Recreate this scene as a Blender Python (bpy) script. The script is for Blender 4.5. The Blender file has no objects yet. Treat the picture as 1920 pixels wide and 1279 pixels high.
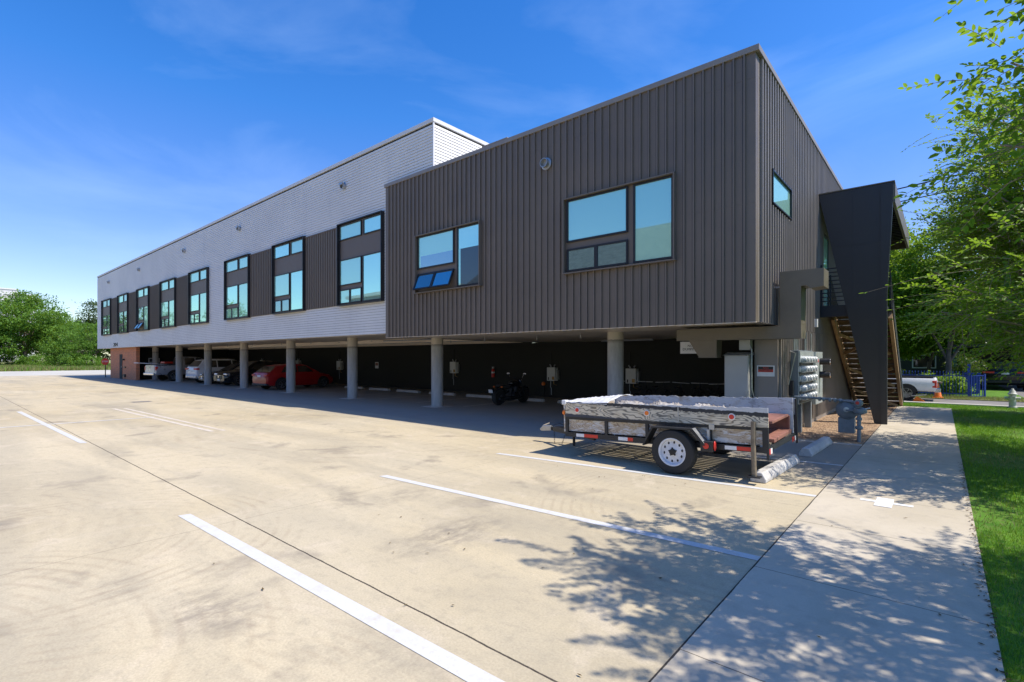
import bpy, bmesh, math, random
import numpy as np
from mathutils import Vector, Matrix
R = math.radians
C = bpy.context.scene.collection
sc = bpy.context.scene
random.seed(7); RNG = np.random.default_rng(7)

# ------------------------------------------------------------------ camera
CAM_H = 1.84
cam_d = bpy.data.cameras.new('camera'); cam = bpy.data.objects.new('camera', cam_d); C.objects.link(cam)
cam.location = (0, 0, CAM_H)
cam.rotation_euler = (R(90), 0, math.atan2(0.65, 0.76))
cam_d.sensor_width = 36; cam_d.lens = 36*941/1920
cam_d.shift_y = 31.5/1920
cam_d.clip_start = 0.05; cam_d.clip_end = 3000
sc.camera = cam
# ------------------------------------------------------------------ sky and sun
SUN = Vector((0.61, 0.21, 1.0)).normalized()
el = math.asin(SUN.z); az = math.atan2(SUN.x, SUN.y)
w = bpy.data.worlds.new('World'); sc.world = w; w.use_nodes = True
nt = w.node_tree; bg = nt.nodes['Background']
sky = nt.nodes.new('ShaderNodeTexSky'); sky.sky_type = 'NISHITA'; sky.sun_disc = False
sky.sun_elevation = el; sky.sun_rotation = az; sky.altitude = 200
sky.air_density = 1.0; sky.dust_density = 0.55; sky.ozone_density = 2.2
hs = nt.nodes.new('ShaderNodeHueSaturation'); hs.inputs['Saturation'].default_value = 1.42; hs.inputs['Hue'].default_value = 0.512; hs.inputs['Value'].default_value = 0.88
tc = nt.nodes.new('ShaderNodeTexCoord')
sx_ = nt.nodes.new('ShaderNodeSeparateXYZ'); nt.links.new(tc.outputs['Generated'], sx_.inputs[0])
for nm_, lo_, hi_ in (('Saturation', 1.2, 1.40), ('Hue', 0.530, 0.511), ('Value', 0.74, 1.0)):
    q_ = nt.nodes.new('ShaderNodeMapRange'); q_.inputs['From Min'].default_value = 0.0; q_.inputs['From Max'].default_value = 0.42
    q_.inputs['To Min'].default_value = lo_; q_.inputs['To Max'].default_value = hi_; nt.links.new(sx_.outputs[2], q_.inputs['Value']); nt.links.new(q_.outputs[0], hs.inputs[nm_])
mp = nt.nodes.new('ShaderNodeMapping'); mp.inputs['Scale'].default_value = (1.0, 1.6, 4.0); mp.inputs['Rotation'].default_value = (0.3, 0.25, 0.6)
n1 = nt.nodes.new('ShaderNodeTexNoise'); n1.inputs['Scale'].default_value = 1.5; n1.inputs['Detail'].default_value = 7; n1.inputs['Roughness'].default_value = 0.55; n1.inputs['Distortion'].default_value = 0.7
cr = nt.nodes.new('ShaderNodeMapRange'); cr.inputs['From Min'].default_value = 0.50; cr.inputs['From Max'].default_value = 0.9; cr.inputs['To Max'].default_value = 0.15
mx = nt.nodes.new('ShaderNodeMixRGB'); mx.inputs['Color2'].default_value = (5.2, 6.4, 8.0, 1)
nt.links.new(tc.outputs['Generated'], mp.inputs['Vector']); nt.links.new(mp.outputs[0], n1.inputs['Vector'])
nt.links.new(n1.outputs[0], cr.inputs['Value']); nt.links.new(sky.outputs[0], hs.inputs['Color'])
nt.links.new(hs.outputs[0], mx.inputs['Color1']); nt.links.new(cr.outputs[0], mx.inputs['Fac'])
nt.links.new(mx.outputs[0], bg.inputs['Color']); bg.inputs['Strength'].default_value = 0.15
sd = bpy.data.lights.new('sun', 'SUN'); sd.energy = 3.8; sd.angle = R(0.53); sd.color = (1.0, 0.93, 0.82)
so = bpy.data.objects.new('sun', sd); C.objects.link(so); so.rotation_euler = SUN.to_track_quat('Z', 'Y').to_euler(); so.location = (30, 10, 40)
vs = sc.view_settings; vs.view_transform = 'Standard'; vs.look = 'None'; vs.gamma = 1; vs.use_curve_mapping = False
vs.exposure = 0.70

# ------------------------------------------------------------------ materials
def nodes(name):
    m = bpy.data.materials.new(name); m.use_nodes = True
    return m, m.node_tree, m.node_tree.nodes['Principled BSDF']
class G:
    """tiny node-graph helper"""
    def __init__(s, nt): s.nt = nt
    def n(s, t, **k):
        o = s.nt.nodes.new('ShaderNode'+t)
        for a, b in k.items():
            if hasattr(o, a): setattr(o, a, b)
        return o
    def l(s, a, b): s.nt.links.new(a, b)
    def setin(s, sock, v):
        if isinstance(v, (int, float)): sock.default_value = v
        elif isinstance(v, (tuple, list)): sock.default_value = tuple(v) if len(v) == 4 or sock.type == 'VECTOR' else (*v, 1)
        else: s.l(v, sock)
    def math(s, op, a, b=0.0, c=None):
        o = s.n('Math', operation=op); s.setin(o.inputs[0], a); s.setin(o.inputs[1], b)
        if c is not None: s.setin(o.inputs[2], c)
        return o.outputs[0]
    def mix(s, f, a, b, mode='MIX'):
        o = s.n('MixRGB', blend_type=mode); s.setin(o.inputs[0], f); s.setin(o.inputs[1], a); s.setin(o.inputs[2], b); return o.outputs[0]
    def coord(s, which='Object'): return s.n('TexCoord').outputs[which]
    def mapv(s, v, scale=(1,1,1), rot=(0,0,0), loc=(0,0,0)):
        o = s.n('Mapping'); s.l(v, o.inputs[0]); o.inputs['Scale'].default_value = scale; o.inputs['Rotation'].default_value = rot; o.inputs['Location'].default_value = loc; return o.outputs[0]
    def noise(s, v, scale, detail=4, rough=0.55, dist=0.0):
        o = s.n('TexNoise'); s.l(v, o.inputs['Vector']); o.inputs['Scale'].default_value = scale; o.inputs['Detail'].default_value = detail
        o.inputs['Roughness'].default_value = rough; o.inputs['Distortion'].default_value = dist; return o.outputs[0]
    def ramp(s, v, a, b, lo=0.0, hi=1.0):
        o = s.n('MapRange'); s.setin(o.inputs['Value'], v); o.inputs['From Min'].default_value = a; o.inputs['From Max'].default_value = b
        o.inputs['To Min'].default_value = lo; o.inputs['To Max'].default_value = hi; return o.outputs[0]
    def bump(s, h, strength, dist, bsdf):
        o = s.n('Bump'); o.inputs['Strength'].default_value = strength; o.inputs['Distance'].default_value = dist; s.l(h, o.inputs['Height']); s.l(o.outputs[0], bsdf.inputs['Normal'])
    def sep(s, v):
        o = s.n('SeparateXYZ'); s.l(v, o.inputs[0]); return o.outputs
def flat(name, col, rough=0.6, metal=0.0, var=0.12, scale=6.0, bump=0.0, coat=0.0, spec=0.5):
    """a plain material with a little noise in colour and gloss"""
    m, t, b = nodes(name); g = G(t); v = g.coord()
    n = g.noise(v, scale, 5, 0.6)
    f = g.ramp(n, 0.3, 0.7)
    g.l(g.mix(f, tuple(c*(1-var) for c in col), tuple(min(1, c*(1+var)) for c in col)), b.inputs['Base Color'])
    g.l(g.ramp(n, 0.3, 0.7, max(0, rough-0.08), min(1, rough+0.08)), b.inputs['Roughness'])
    b.inputs['Metallic'].default_value = metal; b.inputs['Coat Weight'].default_value = coat; b.inputs['Coat Roughness'].default_value = 0.03
    b.inputs['Specular IOR Level'].default_value = spec
    if bump: g.bump(g.noise(v, scale*6, 4), bump, 0.01, b)
    return m
M = {}
def glassm(name, tint, base, mirror):
    m, t, b = nodes(name); g = G(t)
    b.inputs['Base Color'].default_value = (*base, 1); b.inputs['Roughness'].default_value = 0.35
    gl = g.n('BsdfGlossy'); gl.inputs['Color'].default_value = (*tint, 1); gl.inputs['Roughness'].default_value = 0.015
    lw = g.n('LayerWeight'); lw.inputs['Blend'].default_value = 0.3
    mxs = g.n('MixShader'); g.l(g.ramp(lw.outputs['Fresnel'], 0, 1, mirror, mirror*.4+.5), mxs.inputs[0])
    g.l(b.outputs[0], mxs.inputs[1]); g.l(gl.outputs[0], mxs.inputs[2])
    g.l(mxs.outputs[0], t.nodes['Material Output'].inputs['Surface'])
    v = g.coord(); bp = g.n('Bump'); bp.inputs['Strength'].default_value = 0.05; bp.inputs['Distance'].default_value = 0.02
    g.l(g.noise(v, 0.9, 1), bp.inputs['Height']); g.l(bp.outputs[0], gl.inputs['Normal'])
    return m
M['pane_blind'] = glassm('pane_with_blind', (0.62, 1.0, 0.83), (0.33, 0.62, 0.51), 0.42)
M['pane_inner'] = glassm('pane_inner', (0.6, 0.85, 0.85), (0.03, 0.035, 0.035), 0.08)
M['pane_dark'] = glassm('pane_dark', (0.55, 0.85, 0.86), (0.012, 0.02, 0.022), 0.42)
M['car_glass'] = glassm('car_glass', (0.8, 0.85, 0.85), (0.008, 0.009, 0.010), 0.07)
M['bronze'] = flat('bronze_cladding', (0.158, 0.128, 0.102), 0.5, 0.05, 0.10, 0.7, 0.25)
M['bronze_trim'] = flat('bronze_trim', (0.255, 0.225, 0.20), 0.5, 0.1, 0.08, 1.0, 0.2)
M['frame_black'] = flat('frame_black', (0.022, 0.022, 0.024), 0.45, 0.2, 0.1)
M['spandrel'] = flat('spandrel', (0.148, 0.120, 0.098), 0.55, 0.1, 0.05)
M['fin'] = flat('charcoal_panel', (0.032, 0.033, 0.036), 0.48, 0.1, 0.18, 0.8)
M['steel_dark'] = flat('steel_dark', (0.03, 0.033, 0.04), 0.5, 0.3)
M['duct'] = flat('duct_paint', (0.16, 0.135, 0.10), 0.5, 0.25, 0.15, 2)
M['white_trim'] = flat('white_trim', (0.62, 0.62, 0.63), 0.5, 0, 0.04, 2)
M['cabinet'] = flat('cabinet_grey', (0.42, 0.42, 0.40), 0.5, 0.1, 0.06, 3)
M['meter_grey'] = flat('meter_grey', (0.20, 0.23, 0.25), 0.5, 0.2, 0.12, 4)
M['meter_light'] = flat('meter_light', (0.50, 0.54, 0.54), 0.35, 0.4, 0.12, 4)
M['meter_glass'] = flat('meter_glass', (0.55, 0.58, 0.60), 0.2, 0.0, 0.45, 40)
M['pipe'] = flat('gas_pipe_paint', (0.20, 0.235, 0.265), 0.5, 0.2, 0.15, 8)
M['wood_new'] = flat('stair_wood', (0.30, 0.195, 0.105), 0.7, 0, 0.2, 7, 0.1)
M['galv'] = flat('galvanised', (0.42, 0.43, 0.44), 0.4, 0.7, 0.15, 8)
M['black'] = flat('black_paint', (0.014, 0.014, 0.016), 0.45, 0, 0.2, 5)
M['trailer_black'] = flat('trailer_black', (0.022, 0.023, 0.026), 0.5, 0.1, 0.4, 9, 0.1)
M['rubber'] = flat('rubber', (0.022, 0.022, 0.022), 0.75, 0, 0.25, 12, 0.2)
M['rim_white'] = flat('rim_white', (0.66, 0.67, 0.70), 0.4, 0, 0.12, 9)
M['rim_alloy'] = flat('rim_alloy', (0.30, 0.31, 0.33), 0.3, 0.8, 0.1)
M['tarp'] = flat('tarp', (0.62, 0.63, 0.66), 0.5, 0, 0.15, 6, 0.3)
M['brown_board'] = flat('brown_board', (0.26, 0.115, 0.085), 0.65, 0, 0.2, 7)
M['post_wood'] = flat('post_wood', (0.20, 0.16, 0.11), 0.8, 0, 0.35, 10, 0.2)
M['red'] = flat('red', (0.62, 0.035, 0.022), 0.35, 0, 0.08, 20)
M['orange'] = flat('orange', (0.85, 0.20, 0.02), 0.35, 0, 0.08, 20)
M['white'] = flat('white', (0.75, 0.75, 0.75), 0.45, 0, 0.05, 10)
M['chrome'] = flat('chrome', (0.6, 0.6, 0.62), 0.12, 1.0, 0.05)
M['heater'] = flat('heater_white', (0.66, 0.66, 0.62), 0.4, 0, 0.05)
M['brass'] = flat('brass', (0.35, 0.22, 0.08), 0.4, 0.7)
M['blue_iron'] = flat('blue_iron', (0.012, 0.045, 0.26), 0.45, 0.1, 0.2, 6)
M['hydrant'] = flat('hydrant_paint', (0.50, 0.49, 0.44), 0.5, 0, 0.15, 12)
M['headlamp'] = flat('headlamp', (0.6, 0.65, 0.7), 0.08, 0.5, 0.1, 30)
M['paint_red'] = flat('paint_red', (0.34, 0.005, 0.008), 0.35, 0.1, 0.03, 2, 0, .3)
M['paint_white'] = flat('paint_white', (0.74, 0.75, 0.77), 0.3, 0, 0.03, 2, 0, .35)
M['paint_silver'] = flat('paint_silver', (0.44, 0.46, 0.50), 0.3, 0.4, 0.03, 2, 0, .35)
M['paint_black'] = flat('paint_black', (0.006, 0.007, 0.009), 0.25, 0, 0.05, 2, 0, .35)
M['paint_navy'] = flat('paint_navy', (0.018, 0.025, 0.040), 0.25, 0.2, 0.05, 2, 0, .35)
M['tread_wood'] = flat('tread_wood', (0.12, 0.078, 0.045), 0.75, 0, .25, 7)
M['garage_wall'] = flat('garage_wall', (0.030, 0.031, 0.027), 0.85, 0, 0.15, 2, 0.2)
M['roof_grey'] = flat('roof_membrane', (0.5, 0.5, 0.5), 0.8)
M['shingle_roof'] = flat('shingle', (0.13, 0.13, 0.125), 0.85, 0, 0.3, 3, 0.3)
M['house_wall'] = flat('house_wall', (0.40, 0.41, 0.38), 0.7, 0, 0.06, 2)
M['far_wall'] = flat('far_wall', (0.50, 0.50, 0.52), 0.7, 0, 0.1, 0.1)
M['bark'] = flat('bark', (0.13, 0.10, 0.075), 0.85, 0, 0.35, 6, 0.5)
M['bark_pale'] = flat('bark_pale', (0.24, 0.20, 0.155), 0.8, 0, 0.3, 8, 0.3)

def m_siding():
    m, t, b = nodes('white_siding'); g = G(t); v = g.coord()
    n = g.noise(v, 0.5, 4); s = g.noise(g.mapv(v, (3, 3, 0.25)), 1.2, 5)
    c = g.mix(g.ramp(n, .35, .65), (0.70, 0.68, 0.645), (0.76, 0.74, 0.70))
    c = g.mix(g.ramp(s, .55, .8, 0, .25), c, (0.42, 0.42, 0.46))
    g.l(c, b.inputs['Base Color']); b.inputs['Roughness'].default_value = 0.55
    g.bump(g.noise(v, 14, 4), 0.08, 0.01, b); return m
M['siding'] = m_siding()
def m_lot():
    m, t, b = nodes('parking_concrete'); g = G(t); v = g.coord(); x, y, z = g.sep(v)
    big = g.noise(v, 0.16, 5, .6, .4); mid = g.noise(g.mapv(v, (.35, 1.3, 1)), 0.55, 6, .62, .6)
    fine = g.noise(v, 9, 6, .7); sp = g.noise(v, 60, 3, .7)
    c = g.mix(g.ramp(big, .35, .65), (0.500, 0.415, 0.260), (0.590, 0.508, 0.352))
    # grey traffic wear: bands that run along the aisle
    st = g.noise(g.mapv(v, (.11, .85, 1), (0, 0, R(-6))), 0.8, 6, .6, .5)
    c = g.mix(g.ramp(st, .44, .70, 0, .66), c, (0.335, 0.305, 0.235))
    c = g.mix(g.ramp(mid, .50, .72, 0, .56), c, (0.30, 0.268, 0.20))
    c = g.mix(g.ramp(g.noise(g.mapv(v, (1, 1, 1), loc=(7, 3, 0)), 1.1, 6, .65, 1.2), .54, .66, 0, .45), c, (0.62, 0.53, 0.39))
    c = g.mix(g.ramp(fine, .50, .72, 0, .42), c, (0.30, 0.268, 0.20))
    c = g.mix(g.ramp(g.noise(g.mapv(v, loc=(3, 9, 0)), 0.9, 5, .6, .3), .58, .74, 0, .72), c, (0.17, 0.15, 0.125))
    # tyre arcs
    for cx, cy, r0, r1, sc_, k in [(-4.6, -1.2, 1.6, 3.5, 46, .22), (-7.6, -1.0, 1.2, 3.8, 38, .16), (-1.4, 6.6, 1.8, 3.6, 50, .2), (-12, 9, 3, 6.5, 16, .22), (-6.5, 0.8, 0.9, 2.6, 44, .28), (-2.6, -.4, 1.2, 2.9, 52, .2)]:
        dx = g.math('SUBTRACT', x, cx); dy = g.math('SUBTRACT', y, cy)
        d = g.math('SQRT', g.math('ADD', g.math('MULTIPLY', dx, dx), g.math('MULTIPLY', dy, dy)))
        d = g.math('ADD', d, g.math('MULTIPLY', big, 0.35))
        wv = g.math('SINE', g.math('MULTIPLY', d, sc_)); wv = g.ramp(wv, .1, 1)
        ms = g.math('MULTIPLY', g.ramp(d, r0, r0+.4), g.ramp(d, r1, r1-.4))
        ms = g.math('MULTIPLY', g.math('MULTIPLY', ms, wv), g.ramp(g.noise(g.mapv(v, loc=(cx, cy, 0)), 1.1, 8, .75, .3), .48, .60))
        c = g.mix(g.math('MULTIPLY', ms, k), c, (0.25, 0.18, 0.12))
    for px_, py_, sx, sy, k in [(-4.05, 1.35, .45, .28, .6), (-3.9, 3.55, .38, .75, .6), (-5.0, 1.0, .3, .2, .35), (-2.6, 1.9, .5, .25, .3), (-5.5, 4.1, .3, .5, .4), (-25.4, 5.9, .5, .6, .4)]:
        q = g.math('ADD', g.math('POWER', g.math('DIVIDE', g.math('SUBTRACT', x, px_), sx), 2), g.math('POWER', g.math('DIVIDE', g.math('SUBTRACT', y, py_), sy), 2))
        c = g.mix(g.math('MULTIPLY', g.ramp(q, 1.6, 0, 0, k), g.ramp(g.noise(g.mapv(v, (2.2, 1, 1), loc=(px_, 0, 0)), 3.2, 6, .75), .38, .62)), c, (0.12, 0.11, 0.10))
    # the slab turns greyer towards and under the building
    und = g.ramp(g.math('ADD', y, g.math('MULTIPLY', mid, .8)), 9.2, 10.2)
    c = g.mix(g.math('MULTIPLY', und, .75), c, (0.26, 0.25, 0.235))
    # joints
    wob = g.math('MULTIPLY', g.math('SUBTRACT', g.noise(v, 2.2, 5, .7), .5), .03)
    j = g.math('LESS_THAN', g.math('ABSOLUTE', g.math('ADD', g.math('SUBTRACT', y, 2.33), wob)), 0.0075)
    for yy in (-2.3, 7.05):
        j = g.math('MAXIMUM', j, g.math('MULTIPLY', g.math('LESS_THAN', g.math('ABSOLUTE', g.math('ADD', g.math('SUBTRACT', y, yy), wob)), 0.005), .35))
    px_ = g.math('ABSOLUTE', g.math('SUBTRACT', g.math('PINGPONG', g.math('ADD', g.math('ADD', x, 6.05), wob), 2.5), 0))
    j = g.math('MAXIMUM', j, g.math('MULTIPLY', g.math('LESS_THAN', px_, 0.0045), .45))
    c = g.mix(j, c, (0.03, 0.025, 0.02))
    c = g.mix(g.ramp(sp, .35, .7, 0, .38), c, (0.25, 0.2, 0.15)); c = g.mix(g.ramp(g.noise(v, 26, 6, .8), .58, .70, 0, .5), c, (0.26, 0.22, 0.17))
    c = g.mix(g.ramp(g.noise(g.mapv(v, (.5, 2.2, 1), (0, 0, R(14))), 2.4, 8, .8, .8), .60, .74, 0, .45), c, (0.24, 0.21, 0.17))
    g.l(c, b.inputs['Base Color']); b.inputs['Roughness'].default_value = 0.85; b.inputs['Specular IOR Level'].default_value = 0.25
    g.bump(g.math('ADD', fine, g.math('MULTIPLY', sp, .5)), 0.12, 0.01, b); return m
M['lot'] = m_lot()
def m_walk():
    m, t, b = nodes('sidewalk_concrete'); g = G(t); v = g.coord(); x, y, z = g.sep(v)
    c = g.mix(g.ramp(g.noise(v, 0.7, 6, .6, .5), .35, .65), (0.47, 0.41, 0.31), (0.56, 0.495, 0.39))
    c = g.mix(g.ramp(g.noise(v, 5, 7, .7), .5, .78, 0, .45), c, (0.30, 0.265, 0.22))
    c = g.mix(g.ramp(g.noise(v, 1.6, 6, .7, 1), .6, .75, 0, .4), c, (0.27, 0.24, 0.20))
    wob = g.math('MULTIPLY', g.math('SUBTRACT', g.noise(v, 3, 4, .7), .5), .02)
    jy = g.math('PINGPONG', g.math('ADD', g.math('SUBTRACT', y, 3.09), wob), 0.83)
    j = g.math('LESS_THAN', jy, 0.005)
    e = g.math('LESS_THAN', g.math('ADD', g.math('ADD', x, 1.262), wob), 0.012)
    c = g.mix(g.math('MAXIMUM', g.math('MULTIPLY', j, .75), e), c, (0.035, 0.03, 0.025))
    sp = g.noise(v, 70, 3, .7); c = g.mix(g.ramp(sp, .3, .7, 0, .15), c, (0.22, 0.19, 0.15))
    g.l(c, b.inputs['Base Color']); b.inputs['Roughness'].default_value = 0.85; b.inputs['Specular IOR Level'].default_value = 0.25
    g.bump(sp, 0.12, 0.01, b); return m
M['walk'] = m_walk()
def m_line():
    m, t, b = nodes('line_paint'); g = G(t); v = g.coord()
    n = g.noise(v, 6, 8, .75); c = g.mix(g.math('MAXIMUM', g.ramp(n, .50, .68, 0, .85), g.ramp(g.noise(v, 28, 5, .75), .55, .66, 0, .6)), (0.56, 0.56, 0.55), (0.50, 0.45, 0.37))
    g.l(c, b.inputs['Base Color']); b.inputs['Roughness'].default_value = 0.7; return m
M['line'] = m_line()
def m_line2():
    m, t, b = nodes('faded_line_paint'); g = G(t); v = g.coord()
    n = g.noise(v, 4, 8, .8); c = g.mix(g.ramp(n, .38, .62, 0, 1), (0.62, 0.58, 0.52), (0.50, 0.41, 0.29))
    g.l(c, b.inputs['Base Color']); b.inputs['Roughness'].default_value = 0.8; return m
M['line_faded'] = m_line2()
def two(name, a, b_, scale, rough=.9, third=None, dist=0., bump=.3):
    m, t, b = nodes(name); g = G(t); v = g.coord(); c = g.mix(g.ramp(g.noise(v, scale, 7, .65, dist), .36, .64), a, b_)
    if third: c = g.mix(g.ramp(g.noise(v, scale*9, 5, .7), .52, .72, 0, .7), c, third)
    g.l(c, b.inputs['Base Color']); b.inputs['Roughness'].default_value = rough; b.inputs['Specular IOR Level'].default_value = .2
    g.bump(g.noise(v, scale*25, 4, .7), bump, 0.03, b); return m
M['dirt'] = two('planting_soil', (0.30, 0.20, 0.125), (0.40, 0.28, 0.18), 1.2, third=(0.12, 0.08, 0.055))
M['earth'] = two('earth', (0.10, 0.12, 0.04), (0.18, 0.16, 0.08), .12)
M['grass_base'] = two('lawn', (0.05, 0.14, 0.010), (0.11, 0.23, 0.022), 1.6, third=(0.20, 0.165, 0.08))
M['field'] = two('field_grass', (0.17, 0.21, 0.06), (0.32, 0.31, 0.14), .09, third=(0.10, 0.15, 0.04))
M['pale_road'] = two('pale_road', (0.42, 0.40, 0.345), (0.50, 0.475, 0.42), .2)
M['debris'] = two('load_debris', (0.50, 0.48, 0.46), (0.26, 0.22, 0.18), 4.5, third=(.10, .09, .08), bump=.4)
M['asphalt'] = two('asphalt', (0.17, 0.16, 0.15), (0.24, 0.225, 0.21), .5, third=(.12, .12, .12))
M['curb'] = two('kerb_concrete', (0.46, 0.43, 0.38), (0.54, 0.51, 0.46), .8)
M['stop_conc'] = two('wheel_stop_concrete', (0.44, 0.43, 0.42), (0.58, 0.57, 0.56), 2.5, third=(.3, .29, .28))
def m_column():
    m, t, b = nodes('column_concrete'); g = G(t); v = g.coord(); x, y, z = g.sep(v)
    c = g.mix(g.ramp(g.noise(g.mapv(v, (3, 3, .6)), 1.5, 6, .65), .35, .65), (0.30, 0.30, 0.29), (0.44, 0.44, 0.425))
    c = g.mix(g.ramp(g.noise(v, 12, 6, .75), .58, .75, 0, .4), c, (0.16, 0.16, 0.155))
    zz = g.math('ADD', z, g.math('MULTIPLY', g.noise(g.mapv(v, (6, 6, .2)), 2, 4), .05))
    c = g.mix(g.ramp(zz, 2.36, 2.385), c, (0.52, 0.46, 0.37))
    c = g.mix(g.math('MULTIPLY', g.ramp(zz, 2.26, 2.36), g.ramp(zz, 2.38, 2.365)), c, (0.20, 0.185, 0.16))
    g.l(c, b.inputs['Base Color']); b.inputs['Roughness'].default_value = .8; g.bump(g.noise(v, 9, 6), .15, .02, b); return m
M['column'] = m_column()
def m_soffit():
    m, t, b = nodes('soffit_paint'); g = G(t); v = g.coord()
    c = g.mix(g.ramp(g.noise(v, 0.8, 5), .35, .65), (0.74, 0.62, 0.48), (0.82, 0.70, 0.56))
    g.l(c, b.inputs['Base Color']); b.inputs['Roughness'].default_value = .32; return m
M['soffit'] = m_soffit()
def m_brick():
    m, t, b = nodes('orange_brick'); g = G(t); v = g.mapv(g.coord(), (1, 1, 1), (R(90), 0, 0))
    o = g.n('TexBrick'); g.l(v, o.inputs['Vector']); o.inputs['Scale'].default_value = 1.0
    o.inputs['Brick Width'].default_value = .22; o.inputs['Row Height'].default_value = .075; o.inputs['Mortar Size'].default_value = .008
    o.inputs['Color1'].default_value = (0.66, 0.20, 0.07, 1); o.inputs['Color2'].default_value = (0.44, 0.15, 0.065, 1); o.inputs['Mortar'].default_value = (0.5, 0.34, 0.24, 1)
    g.l(o.outputs[0], b.inputs['Base Color']); b.inputs['Roughness'].default_value = .85; return m
M['brick'] = m_brick()
def m_ply(name, light, dark, thr, scale, zc=None):
    """weathered, flaking painted plywood with swirling grain"""
    m, t, b = nodes(name); g = G(t); v = g.coord()
    d = g.noise(g.mapv(v, (.8, 1, 3.0)), scale, 3, .45, .4)
    gr = g.math('SINE', g.math('MULTIPLY', d, 150)); gr = g.ramp(gr, .1, .9)
    pz = g.noise(g.mapv(v, (1.2, 1, 4)), 3.2, 8, .72, .5)
    c = g.mix(g.math('MULTIPLY', gr, .8), light, dark)
    c = g.mix(g.ramp(pz, thr, thr+.04), c, (0.60, 0.60, 0.60))
    c = g.mix(g.ramp(g.noise(v, 2.1, 6, .7), .55, .7, 0, .7), c, (0.42, 0.31, 0.17))
    if zc is not None:
        x, y, z = g.sep(v); e = g.math('ADD', z, g.math('MULTIPLY', g.math('SUBTRACT', g.noise(v, 9, 7, .75), .5), .11))
        c = g.mix(g.ramp(e, zc, zc+.006), c, (0.04, 0.04, 0.042))
        e2 = g.math('ADD', z, g.math('MULTIPLY', g.math('SUBTRACT', g.noise(g.mapv(v, loc=(5, 0, 0)), 7, 7, .75), .5), .07))
        c = g.mix(g.ramp(e2, zc+.058, zc+.063), c, (0.55, 0.55, 0.56))
        c = g.mix(g.ramp(e2, .80, .785), c, (0.05, 0.055, 0.07))
    g.l(c, b.inputs['Base Color']); b.inputs['Roughness'].default_value = .75; g.bump(gr, .3, .004, b); return m
M['ply_up'] = m_ply('weathered_plywood', (0.66, 0.58, 0.44), (0.06, 0.06, 0.06), .62, 1.25, .985)
M['ply_low'] = m_ply('flaking_plywood', (0.52, 0.44, 0.34), (0.20, 0.13, 0.08), .51, 2.2)
M['ply_white'] = m_ply('white_plywood', (0.50, 0.49, 0.47), (0.26, 0.23, 0.20), .43, 1.6)
def m_leaf(name, a, b_, tr=.52, gloss=.45):
    m, t, b = nodes(name); g = G(t); geo = g.n('NewGeometry'); v = g.coord()
    rnd = geo.outputs['Random Per Island']
    c = g.mix(rnd, a, b_); c = g.mix(g.ramp(g.noise(v, .8, 3), .3, .7, 0, .5), c, tuple(.6*q for q in a))
    g.l(c, b.inputs['Base Color']); b.inputs['Roughness'].default_value = gloss; b.inputs['Specular IOR Level'].default_value = .35
    tl = g.n('BsdfTranslucent'); g.l(g.mix(.5, c, (0.40, 0.58, 0.035)), tl.inputs['Color'])
    ms = g.n('MixShader'); ms.inputs[0].default_value = tr; g.l(b.outputs[0], ms.inputs[1]); g.l(tl.outputs[0], ms.inputs[2])
    g.l(ms.outputs[0], t.nodes['Material Output'].inputs['Surface']); return m
M['leaf_near'] = m_leaf('leaf_near', (0.075, 0.185, 0.015), (0.20, 0.36, 0.03))
M['leaf_mid'] = m_leaf('leaf_mid', (0.09, 0.20, 0.014), (0.20, 0.35, 0.03))
M['leaf_bright'] = m_leaf('leaf_bright', (0.13, 0.26, 0.03), (0.28, 0.42, 0.07))
M['leaf_far'] = m_leaf('leaf_far', (0.075, 0.175, 0.02), (0.16, 0.31, 0.04), .35, .6)
M['leaf_dark'] = m_leaf('leaf_dark', (0.035, 0.07, 0.02), (0.06, 0.11, 0.03), .25)
M['blade'] = m_leaf('grass_blade', (0.06, 0.19, 0.012), (0.22, 0.44, 0.03), .4)
M['blade_dry'] = m_leaf('dry_grass', (0.16, 0.17, 0.05), (0.34, 0.29, 0.14), .3)

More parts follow.
